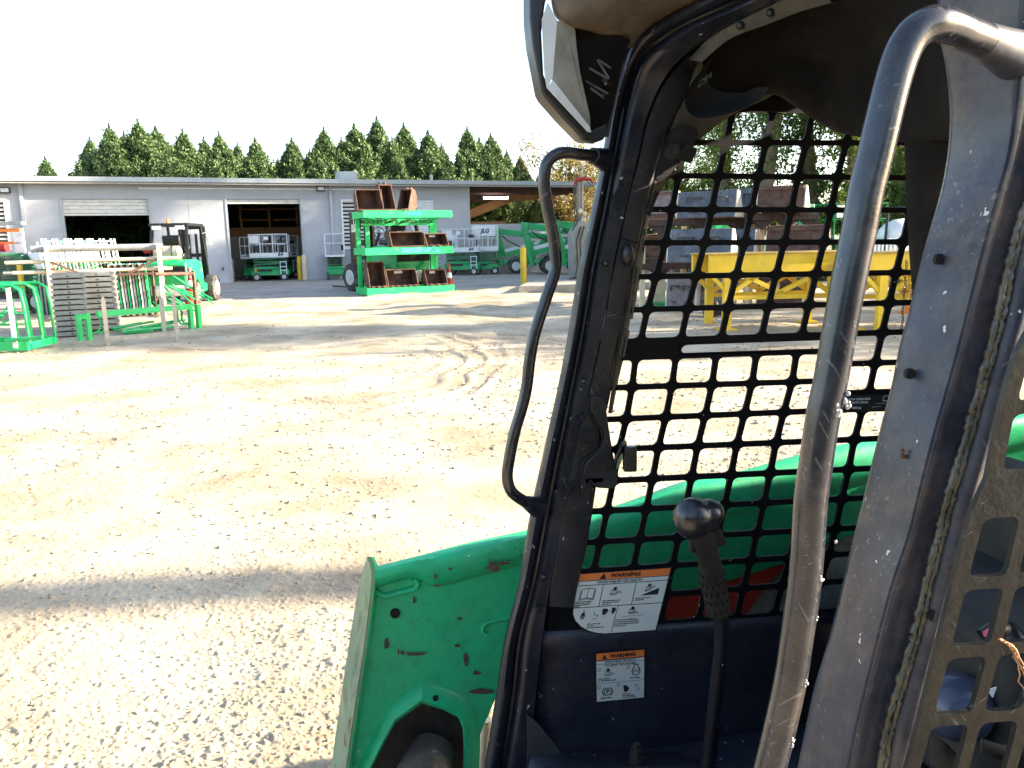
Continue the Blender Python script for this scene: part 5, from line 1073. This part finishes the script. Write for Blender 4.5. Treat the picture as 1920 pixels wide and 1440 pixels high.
lp('visor', MB().sheet(loft([VS, VT, VU], [(0, .05), (0, .01), (.04, -.006), (.12, -.012), (.5, -.01), (1, 0), (2, 0)], 30)), mat('visor_brown_black', (.12, .095, .072), .45, var=.3, grime=.5, dust=.45, dustc=(.20, .155, .11)), smooth=60)
# grab handles
def pathtube(pts, n, rpx, w_=None, seg=20):
    q = rs(pts, n); P3 = [M(*p) for p in q]; return P3
hn = [(1895, 100, .02), (1878, 92, .015), (1850, 78, .0), (1810, 62, -.015), (1775, 47, -.025), (1750, 44, -.03), (1727, 52, -.03), (1708, 70, -.03), (1690, 103, -.03), (1672, 160, -.03), (1655, 230, -.03), (1640, 295, -.03), (1624, 361, -.03), (1609, 440, -.03), (1593, 517, -.03), (1572, 632, -.03), (1558, 710, -.03), (1544, 775, -.03), (1531, 860, -.03), (1520, 940, -.03), (1516, 1000, -.03), (1513, 1045, -.03), (1508, 1100, -.03), (1496, 1183, -.03), (1482, 1275, -.03), (1462, 1367, -.03), (1444, 1440, -.03), (1425, 1520, -.03)]
P3 = pathtube(hn, 140, 31); 
def dep(p): return (p - CAM).dot(FW)
rmid = 31.5 * dep(P3[60]) / CF
t = MB(); t.tube(P3, rmid, 28); gh = lp('grab_handle', t, m_tube, smooth=60)
c = P3[0]; d_ = (P3[0] - P3[8]).normalized(); t = MB(); t.tube([P3[5], P3[2], c + d_ * .01, c + d_ * .02], [rmid * 1.02, rmid * 1.25, rmid * 1.55, rmid * 1.6], 24); lp('weld_collar', t, m_near, gh, smooth=60)
rr = random.Random(12); t = MB()
for x, y, s_ in ((1560, 770, 1.3), (1575, 745, .9), (1578, 762, 1), (1530, 1078, .7), (1522, 1152, .5), (1500, 1272, .7), (1478, 1375, .6), (1475, 1385, .5), (1556, 1010, .4)):
    for k in range(5): c = M(x + rr.uniform(-4, 4) * s_, y + rr.uniform(-9, 9) * s_, -.03) - FW * rmid * .93; t.ball(c, rr.uniform(.0012, .0026) * s_, 8, 5)
lp('weld_spatter', t, m_silver, gh, smooth=60)
hf = [(1134, 300, .885), (1118, 293, .86), (1090, 290, .845), (1056, 286.5, .84), (1036, 294, .84), (1024, 310, .84), (1020, 340, .84), (1024, 375, .84), (1030, 406, .84), (1037, 440, .84), (1041.5, 472, .84), (1041, 506, .84), (1025, 556, .84), (1003, 625, .84), (994, 670, .84), (987, 728, .84), (977, 770, .84), (966, 806, .84), (955, 860, .84), (951, 895, .84), (958, 920, .84), (975, 935, .85), (997, 946, .87), (1010, 952, .89)]
P3 = pathtube(hf, 100, 11); t = MB(); t.tube(P3, 11.2 * dep(P3[50]) / CF, 20); g2 = lp('grab_handle', t, m_tube, smooth=60)
t = MB(); t.tube([P3[0], P3[3]], [.022, .015], 16); lp('weld_collar', t, m_cab, g2, smooth=60); t = MB(); t.tube([P3[-1], P3[-4]], [.022, .013], 16); lp('weld_collar', t, m_cab, g2, smooth=60)
# near front post
NL = [(1755, -60), (1758, 0), (1762, 50), (1764, 83), (1772, 119), (1779, 178), (1781, 222), (1776, 292), (1763, 361), (1732, 470), (1704, 584), (1686, 650), (1672, 719), (1644, 828), (1617, 942), (1602, 1000), (1580, 1092), (1556, 1190), (1528, 1284), (1510, 1367), (1495, 1440), (1480, 1520)]
NC = [(1930, -60), (1925, 0), (1922, 50), (1918, 83), (1914, 119), (1908, 178), (1903, 222), (1892, 292), (1873, 361), (1844, 470), (1814, 590), (1799, 650), (1780, 719), (1749, 828), (1722, 935), (1706, 1000), (1675, 1092), (1648, 1190), (1625, 1284), (1605, 1367), (1590, 1440), (1572, 1520)]
NW = [(2020, -60), (2014, 0), (2010, 50), (2005, 83), (1998, 119), (1984, 178), (1974, 222), (1952, 292), (1933, 361), (1901, 470), (1876, 590), (1860, 650), (1841, 719), (1812, 828), (1780, 935), (1764, 1000), (1741, 1092), (1717, 1190), (1689, 1284), (1667, 1367), (1654, 1440), (1638, 1520)]
NR = [(2080, -60), (2076, 0), (2072, 50), (2066, 83), (2058, 119), (2044, 178), (2034, 222), (2010, 292), (1988, 361), (1952, 470), (1930, 590), (1914, 650), (1893, 719), (1866, 828), (1836, 935), (1816, 1000), (1791, 1092), (1766, 1190), (1742, 1284), (1722, 1367), (1703, 1440), (1683, 1520)]
def ext(l):
    (x0, y0), (x1, y1) = l[0], l[1]; (x2, y2), (x3, y3) = l[-2], l[-1]; k0 = (x0 - x1) / (y0 - y1) * .4; k3 = (x3 - x2) / (y3 - y2)
    return [(x0 - k0 * 190, y0 - 190)] + l + [(x3 + k3 * 350, y3 + 350), (x3 + k3 * 900, y3 + 900)]
pr = loft([W(ext(NL), .085), W(ext(NC), .016), W(ext(NW), .012), W(ext(NR), .0)], [(0, .05), (0, .012), (.02, .003), (.06, 0), (.25, 0), (.5, 0), (.9, 0), (.96, .001), (1.0, .003), (1.06, .000), (1.14, .0), (1.22, .001), (1.35, .005), (1.7, .004), (2, .002), (2.3, -.002), (2.55, -.004), (2.75, -.004), (2.88, -.001), (2.96, .005), (3, .012), (3, .04)], 190)
npst = lp('near_front_post', MB().sheet(pr), m_near, smooth=50)
rr = random.Random(5); q = rs(W(NW, .010), 260); t = MB()
for off_ in (-5, 5):
    t.tube([M(x + off_ + rr.uniform(-2.2, 2.2), y, w_ + rr.uniform(-.0008, .0008)) for x, y, w_ in q], [rr.uniform(.0022, .0038) for _ in q], 8)
lp('weld_bead', t, mat('weld_bead', (.09, .085, .065), .35, var=.4, sc=30, metal=.2), npst, smooth=60)
for x, y, r_ in ((1763, 486, .0052), (1708, 701, .0052)): t = MB(); c = M(x, y, .058) ; t.tube([c, c + ML * .004], r_, 20); lp('post_hole', t, m_hole, npst)
t = MB()
for x, y, r_ in ((1754, 1155, .0062),): c = M(x, y, .002); t.tube([c, c + ML * .003], r_, 8)
lp('side_hole', t, m_hole, npst)
t = MB()
for x, y, r_ in ((1773, 618, .0028), (1692, 855, .0028), (1692, 845, .0022), (1780, 1067, .003), (1640, 1397, .003), (1660, 1225, .002)): t.ball(M(x, y, .045 if x < 1700 else .04), r_, 8, 5)
lp('mud_spot', t, m_rust, npst)
# near side screen: a separate plane that toes away behind the near post
NP0 = Zp(1780, 1200, .70); NN = V((-math.sin(rad(4)), math.cos(rad(4)), 0))
def MN(px, py): return hit(px, py, NP0, NN)
def nn(c, y):                                  # column c crossing the row height y
    x0 = 1838 + (1094 - y) * (.40 if y > 1094 else .30) - 33; return (x0 + c * (98 if y > 1094 else 92), y - c * 10)
ry = [560, 690, 762, 903, 960, 1094, 1226, 1349, 1480, 1600]
def nnode(c, i): 
    tab = {0: (1972, 560), 1: (1916, 662), 2: (1887, 765), 3: (1862, 895), 4: (1832, 960), 5: (1797, 1094), 6: (1766, 1222), 7: (1734, 1350), 8: (1700, 1480), 9: (1668, 1600)}
    x, y = tab[i]; s_ = {0: 80, 1: 82, 2: 84, 3: 88, 4: 90, 5: 95, 6: 95, 7: 93, 8: 93, 9: 104}[i]; return (x + c * s_, y - c * 7)
cells, sol = [], []
NU = V((NN.y, -NN.x, 0))
def pl2(px, py): p = MN(px, py) - NP0; return (p.dot(NU) * 1000, p.z * 1000)
nd_ = {i: (pl2(*nnode(0, i)), pl2(*nnode(1, i))) for i in range(10)}
def n3(c, i): a, b = nd_[i]; return (a[0] + (b[0] - a[0]) * c, a[1] + (b[1] - a[1]) * c)
for i in range(9):
    for c in range(0, 11):
        q = [n3(c, i), n3(c + 1, i), n3(c + 1, i + 1), n3(c, i + 1)]
        (sol if i == 3 else cells).append(q)
    sol.append([(n3(0, i)[0] - 7, n3(0, i)[1]), n3(0, i), n3(0, i + 1), (n3(0, i + 1)[0] - 7, n3(0, i + 1)[1])])
screen(cells, lambda a, b: NP0 + NU * (a / 1000) + V((0, 0, b / 1000)), 5.4, 8.5, .006, 'side_screen', m_meshn, sol)
fn_ = fwz(M(1690, 1440, 0))[0]; ft_ = fwz(M(2060, 0, 0))[0]
lp('near_side_wall', cb(fn_ + .08, -1.17, -.006, .0, .44, min(n3(0, 9)[1] / 1000 + NP0.z + .03, 1.0)), m_near)
lp('near_side_wall', cb(ft_ - .02, -1.17, -.006, .0, 1.80, 2.058), m_near)
fs_, ws_, zs_ = fwz(M(1880, 1260, .42)); lp('seat_base', cb(fs_ + .15, fs_ - .25, .22, .66, .462, zs_ - .152), m_black)
# control lever
def lever(px, py): return M(px, py, .50)
t = MB(); t.tube([lever(*q) for q in [p[:2] for p in rs([(1350, 1145), (1354, 1175), (1352, 1215), (1344, 1290), (1335, 1370), (1326, 1450), (1318, 1520)], 30)]], 13.5 * dep(lever(1350, 1200)) / CF, 18); m_lever = mat('lever_navy', (.004, .005, .010), .4, var=.2, chips=.25, chsc=120, spec=.12); lv = lp('control_lever', t, m_lever, smooth=60)
sc_ = dep(lever(1330, 1080)) / CF; t = MB(); ax = [lever(*p[:2]) for p in rs([(1324, 1032), (1332, 1060), (1338, 1095), (1344, 1125), (1348, 1150)], 40)]
t.tube(ax, [(21.5 + (1.6 if (i // 3) % 2 and i > 12 else 0) - i * .01) * sc_ for i in range(40)], 26); gr = lp('grip', t, mat('grip_rubber', (.012, .0105, .009), .8, spec=.2, dust=.4, dustc=(.018, .015, .012), bump=.2, bsc=200), lv, smooth=60)
m_ribs = mat('grip_rib_rubber', (.012, .011, .010), .7, spec=.2); t = MB()
for i in range(13, 39, 5):
    for k in range(14):
        a_ = k * 2 * math.pi / 14 + (i % 2) * .22; d = (ax[min(i + 4, 39)] - ax[i]); u = d.normalized().cross(V((0, 0, 1)).cross(d.normalized())).normalized(); v_ = d.normalized().cross(u)
        rr_ = 22.6 * sc_; p = (u * math.cos(a_) + v_ * math.sin(a_)) * rr_; t.bar(ax[i] + p, ax[i] + d * .8 + p, 4.2 * sc_, 3 * sc_, up=p)
lp('grip_ribs', t, m_ribs, gr)
bm_ = MB(); c1 = lever(1300, 972); c2 = lever(1330, 962); s_ = sc_
t = MB(); t.ball(c1, (38 * s_, 32 * s_, 40 * s_), 20, 12); t.ball(c2, (28 * s_, 28 * s_, 27 * s_), 18, 10); t.ball(lever(1318, 975), (30 * s_, 26 * s_, 30 * s_), 18, 10)
kb = lp('lever_knob', t, mat('knob_black', (.012, .012, .016), .28, var=.2, coat=.2), lv, smooth=80)
rm_ = kb.modifiers.new('r', 'REMESH'); rm_.mode = 'VOXEL'; rm_.voxel_size = .0018; rm_.use_smooth_shade = True; sm = kb.modifiers.new('s', 'SMOOTH'); sm.iterations = 10; sm.factor = .6
t = MB(); t.tube([lever(1312, 995), lever(1320, 1018), lever(1325, 1036)], [26 * s_, 25 * s_, 22 * s_], 18); t.box(lever(1342, 1005), (26 * s_, 30 * s_, 34 * s_), Matrix.Rotation(rad(-25), 3, 'Y')); t.box(lever(1297, 1022), (9 * s_, 20 * s_, 24 * s_)); lp('knob_collar', t, m_plas, lv, bevel=.002)
bpy.data.objects['knob_collar'].data.materials[0] = m_ribs
# seat, belt and bits seen through the near screen
t = MB(); t.ball(M(1795, 1325, .32), (.052, .05, .05), 24, 14); lp('seat_bolster', t, mat('glossy_blue_grey', (.05, .06, .10), .22), smooth=80)
lp('seat', MB().box(M(1880, 1260, .42), (.30, .34, .30), Matrix.Rotation(PSI, 3, 'Z')), mat('seat_fabric', (.022, .021, .02), .9, var=.3, dust=.3, dustc=(.05, .04, .035)), bevel=.03, seg=4)
lp('seat_back', MB().box(M(1960, 1120, .50), (.18, .40, .42), Matrix.Rotation(PSI, 3, 'Z')), mat('seat_back_fabric', (.03, .028, .025), .9, var=.3), bevel=.03, seg=4)
t = MB(); t.sheet([[M(x, y, .26 + k * .02) for x, y in ((1745, 1375 + k * 28), (1775, 1392 + k * 28), (1800, 1420 + k * 26), (1822, 1460 + k * 22))] for k in range(3)]); t.sheet([[M(x, y, .24) for x, y in ((1840, 1385 + k), (1880, 1398 + k), (1925, 1390 + k))] for k in (0, 14, 28)]); lp('seat_belt', t, mat('belt_webbing', (.06, .052, .042), .85, var=.3), solid=.003, smooth=60)
lp('belt_tag', MB().add([M(x, y, .25) for x, y in ((1843, 1186), (1858, 1176), (1861, 1183), (1846, 1194))], [(0, 1, 2, 3)]), mat('pink_tag', (.55, .10, .16), .5), solid=.003)
t = MB(); t.tube([M(1845, 1195, .26), M(1862, 1182, .26), M(1880, 1178, .27)], .012, 10); t.tube([M(1890, 1180, .3), M(1905, 1200, .28), M(1920, 1230, .28)], .014, 10); lp('buckle', t, m_black, smooth=50)
lp('white_label', MB().add([M(x, y, .27) for x, y in ((1851, 1294), (1868, 1288), (1861, 1308))], [(0, 1, 2)]), m_white, solid=.002)
rr = random.Random(8); t = MB()
for k in range(7):
    a_ = rr.uniform(-6, 6); q = [(1862 + rr.uniform(-3, 6), 1190 + rr.uniform(-2, 3)), (1886 + a_, 1203), (1897 + a_, 1222 + rr.uniform(0, 12)), (1912 + a_ * 2, 1244 + rr.uniform(0, 40)), (1925 + a_, 1270 + rr.uniform(0, 50))]
    t.tube([MN(*p[:2]) - NN * (.006 + rr.uniform(0, .006)) for p in rs(q, 14)], .0006, 5)
tw = lp('dry_twig', t, mat('dry_root', (.42, .22, .10), .8))
# lift arm
wA = 1.15
A0 = [(704, 1062), (780, 1043), (875, 1018), (987, 994), (1060, 976), (1120, 959), (1200, 932), (1283, 902), (1378, 885), (1442, 868), (1497, 853), (1589, 831), (1650, 822), (1760, 802), (1900, 774), (2100, 735)]
A1 = [(700, 1104), (778, 1084), (815, 1100), (979, 1058), (1050, 1046), (1110, 1036), (1195, 1012), (1290, 986), (1380, 964), (1440, 950), (1500, 935), (1590, 912), (1650, 900), (1760, 875), (1900, 842), (2100, 795)]
A2 = [(700, 1106), (778, 1087), (817, 1104), (982, 1063), (1060, 1120), (1150, 1130), (1249, 1113), (1349, 1093), (1410, 1075), (1464, 1058), (1520, 1045), (1596, 1028), (1660, 1014), (1760, 990), (1900, 955), (2100, 905)]
arm = lp('lift_arm', MB().sheet(loft([W(A0, wA), W(A1, wA), W(A2, wA + .035)], [(0, .12), (0, .05), (.02, .02), (.08, -.008), (.20, -.024), (.45, -.030), (.78, -.026), (.95, -.012), (1, .0), (1.05, .010), (2, 0), (2, .08)], 90)), m_armg, smooth=60)
outer = [(700, 1100), (778, 1080), (815, 1098), (979, 1056), (1060, 1040), (1100, 1060), (1040, 1130), (985, 1200), (940, 1280), (906, 1358), (890, 1400), (885, 1440), (890, 1600), (628, 1600), (652, 1440), (669, 1321), (683, 1229)]
hole = [(790, 1316), (765, 1334), (741, 1352), (722, 1386), (706, 1418), (690, 1450), (670, 1500), (690, 1560), (850, 1560), (866, 1500), (870, 1400), (868, 1365), (858, 1342), (830, 1328)]
tri = tessellate_polygon([[V((*p, 0)) for p in outer], [V((*p, 0)) for p in hole]]); t = MB().add([M(x, y, wA + .012) for x, y in outer + hole], [tuple(q) for q in tri])
apl = lp('arm_end_plate', t, m_armg, arm, solid=.012, off=0)
cx_, cy_ = 780, 1440
lip = [[M(cx_ + (x - cx_) * s_, cy_ + (y - cy_) * s_, wA + .012 + d_) for x, y in hole + hole[:1]] for s_, d_ in ((1.34, -.001), (1.26, -.012), (1.10, -.026), (1.02, -.030), (1.0, -.026), (1.0, .02))]
lp('socket_rim', MB().sheet(lip), m_armg, arm, smooth=50)
t = MB(); t.sheet([[M(x, y, wA + .01 + d_) for x, y in hole + hole[:1]] for d_ in (0, .12)]); t.add([M(x, y, wA + .12) for x, y in hole], [tuple(range(len(hole)))]); lp('socket', t, mat('greasy_brown', (.075, .055, .045), .7, var=.4, sc=12, bump=.4, bsc=30), arm)
m_pin = mat('greasy_pin', (.12, .092, .08), .5, var=.4, sc=15, dust=.3, bump=.25)
a_, b_ = M(810, 1415, 1.20), M(760, 1520, 1.02); t = MB(); t.tube([a_, b_], [.062, .062], 28); lp('tilt_pin', t, m_pin, arm, smooth=50, bevel=.004)
t = MB(); c = M(815, 1412, 1.135); t.ball(c, .012, 10, 6); lp('grease_nipple', t, m_pin, arm)
t = MB(); t.tube([M(741, 1150, wA - .0), M(741, 1150, wA + .004)], 9.2 * 1.9 / CF, 18); c = M(817, 1310, wA - .022); t.tube([c, c + ML * .004], .007, 12); lp('arm_hole', t, m_hole, arm)
slot = [(912, 1192), (905, 1183), (908, 1172), (922, 1166), (950, 1160), (990, 1153), (990, 1180), (950, 1188), (925, 1195)]
lp('pressed_slot', MB().tube([M(x, y, wA + .004) for x, y in [p[:2] for p in rs(slot[:6], 20)]], .004, 6), m_armg, arm, smooth=60)
lp('weld_seam', MB().tube([M(x, y, wA + .002) for x, y in [p[:2] for p in rs([(704, 1108), (720, 1118), (745, 1112), (778, 1103), (783, 1094), (776, 1084)], 24)]], .007, 8), m_armg, arm, smooth=60)
rr = random.Random(3); m_scr = mat('scrape_brown', (.075, .05, .035), .8, var=.4, sc=30)
for x, y, a_, b_ in ((778, 1226, 26, 4), (755, 1224, 5, 5), (725, 1208, 5, 12), (873, 1236, 6, 13), (858, 1211, 6, 3), (926, 1062, 14, 10), (944, 1056, 12, 4), (845, 1066, 5, 3), (817, 1082, 4, 5), (905, 1296, 26, 6), (893, 1262, 9, 5), (777, 1125, 5, 7), (820, 1098, 10, 3), (862, 1160, 5, 4), (747, 1222, 2, 8)):
    c_ = M(x, y, wA - .002 if y > 1105 else wA - .028); n_ = 11; ring_ = []
    for k in range(n_): q_ = 2 * math.pi * k / n_; rr_ = rr.uniform(.55, 1.15); p = M(x + a_ * rr_ * math.cos(q_), y + b_ * rr_ * math.sin(q_) - (a_ * math.cos(q_)) * .0, wA + .0025 if y > 1105 else wA - .034); ring_.append(p)
    t = MB().add(ring_, [tuple(range(n_))]); lp('rust_scrape', t, m_scr, arm)
fr = [(692, 1044), (700, 1068), (698, 1110), (683, 1229), (669, 1321), (652, 1440), (630, 1600)]; fl = [(692, 1044), (684, 1070), (673, 1116), (652, 1245), (634, 1367), (624, 1440), (600, 1600)]
lp('arm_flange', MB().sheet(loft([W(fl, wA + .03), W(fr, wA - .03)], [(0, 0), (1, 0)], 40)), m_flange, arm, solid=.01)
lp('flange_edge', MB().sheet(loft([[(x, y, wA - .03) for x, y in fr], [(x + 9, y + 2, wA + .01) for x, y in fr]], [(0, 0), (1, 0)], 40)), m_armg, arm, solid=.004)
lp('tilt_tube', MB().tube([M(912, 1350, 1.4), M(905, 1440, 1.4), M(900, 1560, 1.4)], .014, 12), m_cream, smooth=60)
lp('red_frame', plate([(1225, 1112), (1349, 1092), (1464, 1057), (1596, 1026), (1800, 978), (1930, 948), (1930, 1036), (1840, 1034), (1700, 1066), (1610, 1096), (1516, 1122), (1500, 1190), (1225, 1230)], 1.22, .1), mat('loader_red', (.40, .03, .015), .45, var=.25, dust=.3, dustc=(.18, .06, .05)), bevel=.01)
# ---------------------------------------------------------------- decals
class Decal:
    def __init__(s, q, w_): s.q = [np.array(p, float) for p in q]; s.w = w_; s.b = {}; s.asp = np.linalg.norm(s.q[1] - s.q[0]) / np.linalg.norm(s.q[3] - s.q[0])
    def pt(s, u, v, l=0):
        p = (1 - u) * (1 - v) * s.q[0] + u * (1 - v) * s.q[1] + u * v * s.q[2] + (1 - u) * v * s.q[3]; return M(p[0], p[1], s.w - .0006 * l)
    def poly(s, key, pts, l=2):
        t_ = tessellate_polygon([[V((*p, 0)) for p in pts]]); s.b.setdefault(key, MB()).add([s.pt(*p, l) for p in pts], [tuple(q) for q in t_]); return s
    def line(s, pts, th=.006, key='ink', close=False, l=3):
        if close: pts = pts + pts[:1]
        for a, b in zip(pts, pts[1:]):
            d = np.array([(b[0] - a[0]) * s.asp, b[1] - a[1]]); n = np.array([-d[1], d[0]]) / (np.linalg.norm(d) + 1e-9) * th / 2; e = d / (np.linalg.norm(d) + 1e-9) * th * .4
            dx = np.array([n[0] / s.asp, n[1]]); ex = np.array([e[0] / s.asp, e[1]]); a_ = np.array(a) - ex; b_ = np.array(b) + ex
            s.b.setdefault(key, MB()).add([s.pt(*(a_ + dx), l), s.pt(*(b_ + dx), l), s.pt(*(b_ - dx), l), s.pt(*(a_ - dx), l)], [(0, 1, 2, 3)])
    def arc(s, c, r, a0, a1, th=.006, n=20): s.line([(c[0] + r * math.cos(rad(a0 + (a1 - a0) * i / n)) / s.asp, c[1] + r * math.sin(rad(a0 + (a1 - a0) * i / n))) for i in range(n + 1)], th)
    def text(s, body, u, v, h, align='LEFT', bold=0, sx=1.0, key='ink', l=3):
        vs, fs = text_mesh(body, 1.0, align=align, bold=bold); k = h * 1.38
        s.b.setdefault(key, MB()).add([s.pt(u + p.x * k * sx / s.asp, v - p.y * k, l) for p in vs], fs)
    def done(s, name, mats, label=None):
        base = None
        for key, mb in s.b.items():
            o = lp(name if base is None else key, mb, mats[key], base)
            if base is None: base = o; 
        if label: base['label'] = label
        return base
m_lab = mat('label_white', (.50, .55, .53), .45, var=.06, dust=.2, dustc=(.38, .38, .30)); m_lor = mat('label_orange', (.62, .17, .04), .45, var=.08); m_lbk = mat('label_black', (.008, .008, .009), .4, var=.1); m_ltxt = mat('label_grey_text', (.6, .62, .62), .5)
def person(d, u, v, k):
    d.poly('ink', [(u + k * x / d.asp, v + k * y) for x, y in [(.12 * math.cos(a), -.75 + .12 * math.sin(a)) for a in np.linspace(0, 6, 12)]], 3)
    d.poly('ink', [(u + k * x / d.asp, v + k * y) for x, y in ((-.2, -.5), (.2, -.5), (.28, 0), (-.28, 0))], 3); d.line([(u - .45 * k / d.asp, v), (u, v + .1 * k), (u + .45 * k / d.asp, v)], .008); d.line([(u - .2 * k / d.asp, v + .15 * k), (u - .12 * k / d.asp, v + .42 * k)], .02); d.line([(u + .2 * k / d.asp, v + .15 * k), (u + .12 * k / d.asp, v + .42 * k)], .02)
def loaderpic(d, u, v, k, up=0):
    f_ = lambda pts: [(u + k * x / d.asp, v + k * (y + up * x)) for x, y in pts]
    d.line(f_([(-.5, .3), (-.5, -.1), (-.3, -.35), (.1, -.35), (.25, .0), (.25, .3), (-.5, .3)]), .006); d.poly('ink2', f_([(-.25, -.5), (.05, -.5), (.1, -.1), (-.25, -.1)]), 3); d.line(f_([(-.45, -.15), (.3, .12), (.45, .3), (.75, .3), (.5, .05), (.42, .2)]), .006)
    for x in (-.3, .08): d.line(f_([(x + .15 * math.cos(a), .3 + .15 * math.sin(a)) for a in np.linspace(0, 6.28, 14)]), .006)
d = Decal([(1086, 1077), (1257.5, 1065), (1229, 1181), (1056, 1191)], .8755)
cl = lambda v: max(0.0, .0)
edge = [(0, 0), (1, 0), (1, 1), (.45, 1.01), (.36, .99), (.27, .95), (.17, .87), (.09, .76), (.05, .66), (.03, .5)]
d.poly('edge', [(.5 + (u - .5) * 1.025, .5 + (v - .5) * 1.035) for u, v in edge], 1)
d.poly('white', [(0, .115), (1, .115)] + edge[2:], 2); d.poly('orange', [(0, 0), (1, 0), (1, .115), (0, .115)], 2)
for a, b in (((0, .122), (1, .122)), ((.0, .195), (1, .195)), ((.03, .56), (1, .56)), ((.30, .195), (.31, .56)), ((.66, .195), (.665, .56)), ((.52, .56), (.52, 1))): d.line([a, b], .010)
d.line([(.245, .10), (.275, .018), (.305, .10)], .012, close=True); d.poly('ink', [(.25, .10), (.275, .02), (.30, .10)], 3); d.text('WARNING', .52, .06, .062, 'CENTER', .045, 1.15); d.text('AVOID INJURY OR DEATH', .47, .16, .038, 'CENTER', .03, 1.15)
d.line([(.08, .26), (.08, .42), (.15, .40), (.22, .42), (.22, .26), (.15, .245), (.08, .26)], .010); d.line([(.15, .245), (.15, .40)], .008); d.line([(.07, .28), (.07, .44), (.15, .42), (.23, .44), (.23, .28)], .007)
for i, s_ in enumerate(('Never use the loader without', 'instructions. Read Operation', '& Maintenance Manual and', 'Handbook.')): d.text(s_, .035, .462 + i * .027, .0165, bold=.075, sx=.95)
loaderpic(d, .45, .32, .14, -.1)
for i, s_ in enumerate(('Never modify equipment or use', 'attachments not approved by', 'Bobcat Company.')): d.text(s_, .335, .47 + i * .03, .017, bold=.075, sx=.95)
loaderpic(d, .82, .29, .12, -.45); d.poly('ink', [(.74, .42), (.93, .31), (.93, .42)], 3)
for i, s_ in enumerate(('On slopes, keep heavy end', 'of loader uphill.')): d.text(s_, .69, .46 + i * .03, .017, bold=.075, sx=.95)
person(d, .16, .70, .11)
d.line([(.27, .64), (.29, .70), (.33, .70), (.31, .76), (.27, .76)], .007); d.poly('ink', [(.36, .60), (.41, .60), (.43, .64), (.40, .70), (.37, .70)], 3); d.poly('ink', [(.46, .59), (.50, .59), (.51, .64), (.49, .69), (.47, .69)], 3); d.line([(.39, .74), (.455, .62)], .004)
for i, s_ in enumerate(('Fasten seat belt securely.', 'Use seat bar.', 'Keep feet on pedals or foot pads.')): d.text(s_, .235, .84 + i * .03, .0165, bold=.075, sx=.9)
loaderpic(d, .70, .66, .13, .1); d.line([(.60, .75), (.83, .74)], .005)
for i, s_ in enumerate(('Do not travel or turn with lift arms up.', 'Load, unload and turn on flat level ground.', 'Do not exceed Rated Operating Capacity', '(see sign on loader).')): d.text(s_, .535, .80 + i * .033, .017, bold=.075, sx=.95)
d.done('warning_decal', {'edge': m_lbk, 'white': m_lab, 'orange': m_lor, 'ink': m_ink, 'ink2': m_ink}, 'large warning sticker with orange header')
d = Decal([(1118, 1226), (1208, 1218), (1207.5, 1307.5), (1119, 1316)], .8865)
d.poly('edge', [(-.015, -.02), (1.015, -.02), (1.015, 1.01), (-.01, 1.01)], 1); d.poly('white', [(0, .16), (1, .16), (1, 1), (0, 1)], 2); d.poly('orange', [(0, 0), (1, 0), (1, .14), (0, .14)], 2)
d.poly('ink', [(.12, .125), (.17, .03), (.22, .125)], 3); d.text('WARNING', .56, .078, .075, 'CENTER', .045, 1.05); d.text('AVOID INJURY OR DEATH', .5, .19, .038, 'CENTER', .03, 1.05); d.text('TO LEAVE THE LOADER:', .5, .265, .042, 'CENTER', .03, 1.05)
for a, b in (((0, .225), (1, .225)), ((.0, .63), (1, .63))): d.line([a, b], .007)
for n_, u, v in (('1', .06, .34), ('2', .67, .34), ('3', .05, .70), ('4', .46, .69)): d.arc((u, v), .033, 0, 360, .007); d.text(n_, u, v, .035, 'CENTER')
loaderpic(d, .26, .41, .17); d.text('Lower the lift arms.', .04, .535, .022, bold=.07); d.text('Put attachment flat on ground.', .04, .575, .022, bold=.07)
d.arc((.83, .43), .085, -60, 240, .018); d.line([(.79, .36), (.79, .29), (.87, .29), (.87, .36)], .018); d.text('STOP', .83, .43, .048, 'CENTER', .02, .9); d.text('Stop the engine.', .70, .565, .024, bold=.07)
d.text('P', .23, .81, .085, 'CENTER', .03); d.arc((.23, .81), .075, 0, 360, .014); d.arc((.23, .81), .105, 130, 230, .016); d.arc((.23, .81), .105, -50, 50, .016); d.text('Engage the brake.', .08, .935, .024, bold=.07)
d.poly('ink', [(.56, .71), (.63, .71), (.66, .76), (.68, .74), (.68, .80), (.63, .85), (.58, .85)], 3); d.line([(.80, .78), (.83, .70), (.86, .76), (.90, .80), (.86, .85), (.83, .83)], .009)
for i, s_ in enumerate(('Raise seat bar.', 'Move pedals and hand', 'controls until both lock.')): d.text(s_, .54, .89 + i * .037, .021, bold=.07)
d.done('warning_decal', {'edge': m_lbk, 'white': m_lab, 'orange': m_lor, 'ink': m_ink, 'ink2': m_ink}, 'small warning sticker about leaving the loader')
d = Decal([(1583, 742), (1700, 738), (1694, 771), (1578, 773)], .8755)
d.poly('edge', [(0, 0), (1, 0), (1, 1), (0, 1)], 1)
d.text('RATED OPERATING', .24, .24, .115, 'CENTER', .035, key='ink'); d.text('CAPACITY (ROC)', .235, .44, .115, 'CENTER', .035); d.text('1995 lbs', .23, .76, .125, 'CENTER', .035); d.text('* See ROC with', .52, .52, .07); d.text('equipped with', .47, .70, .07); d.line([(.64, .38), (.64, .12), (.69, .08), (.74, .12), (.74, .38), (.64, .38)], .03)
d.done('capacity_plate', {'edge': m_lbk, 'ink': m_ltxt})
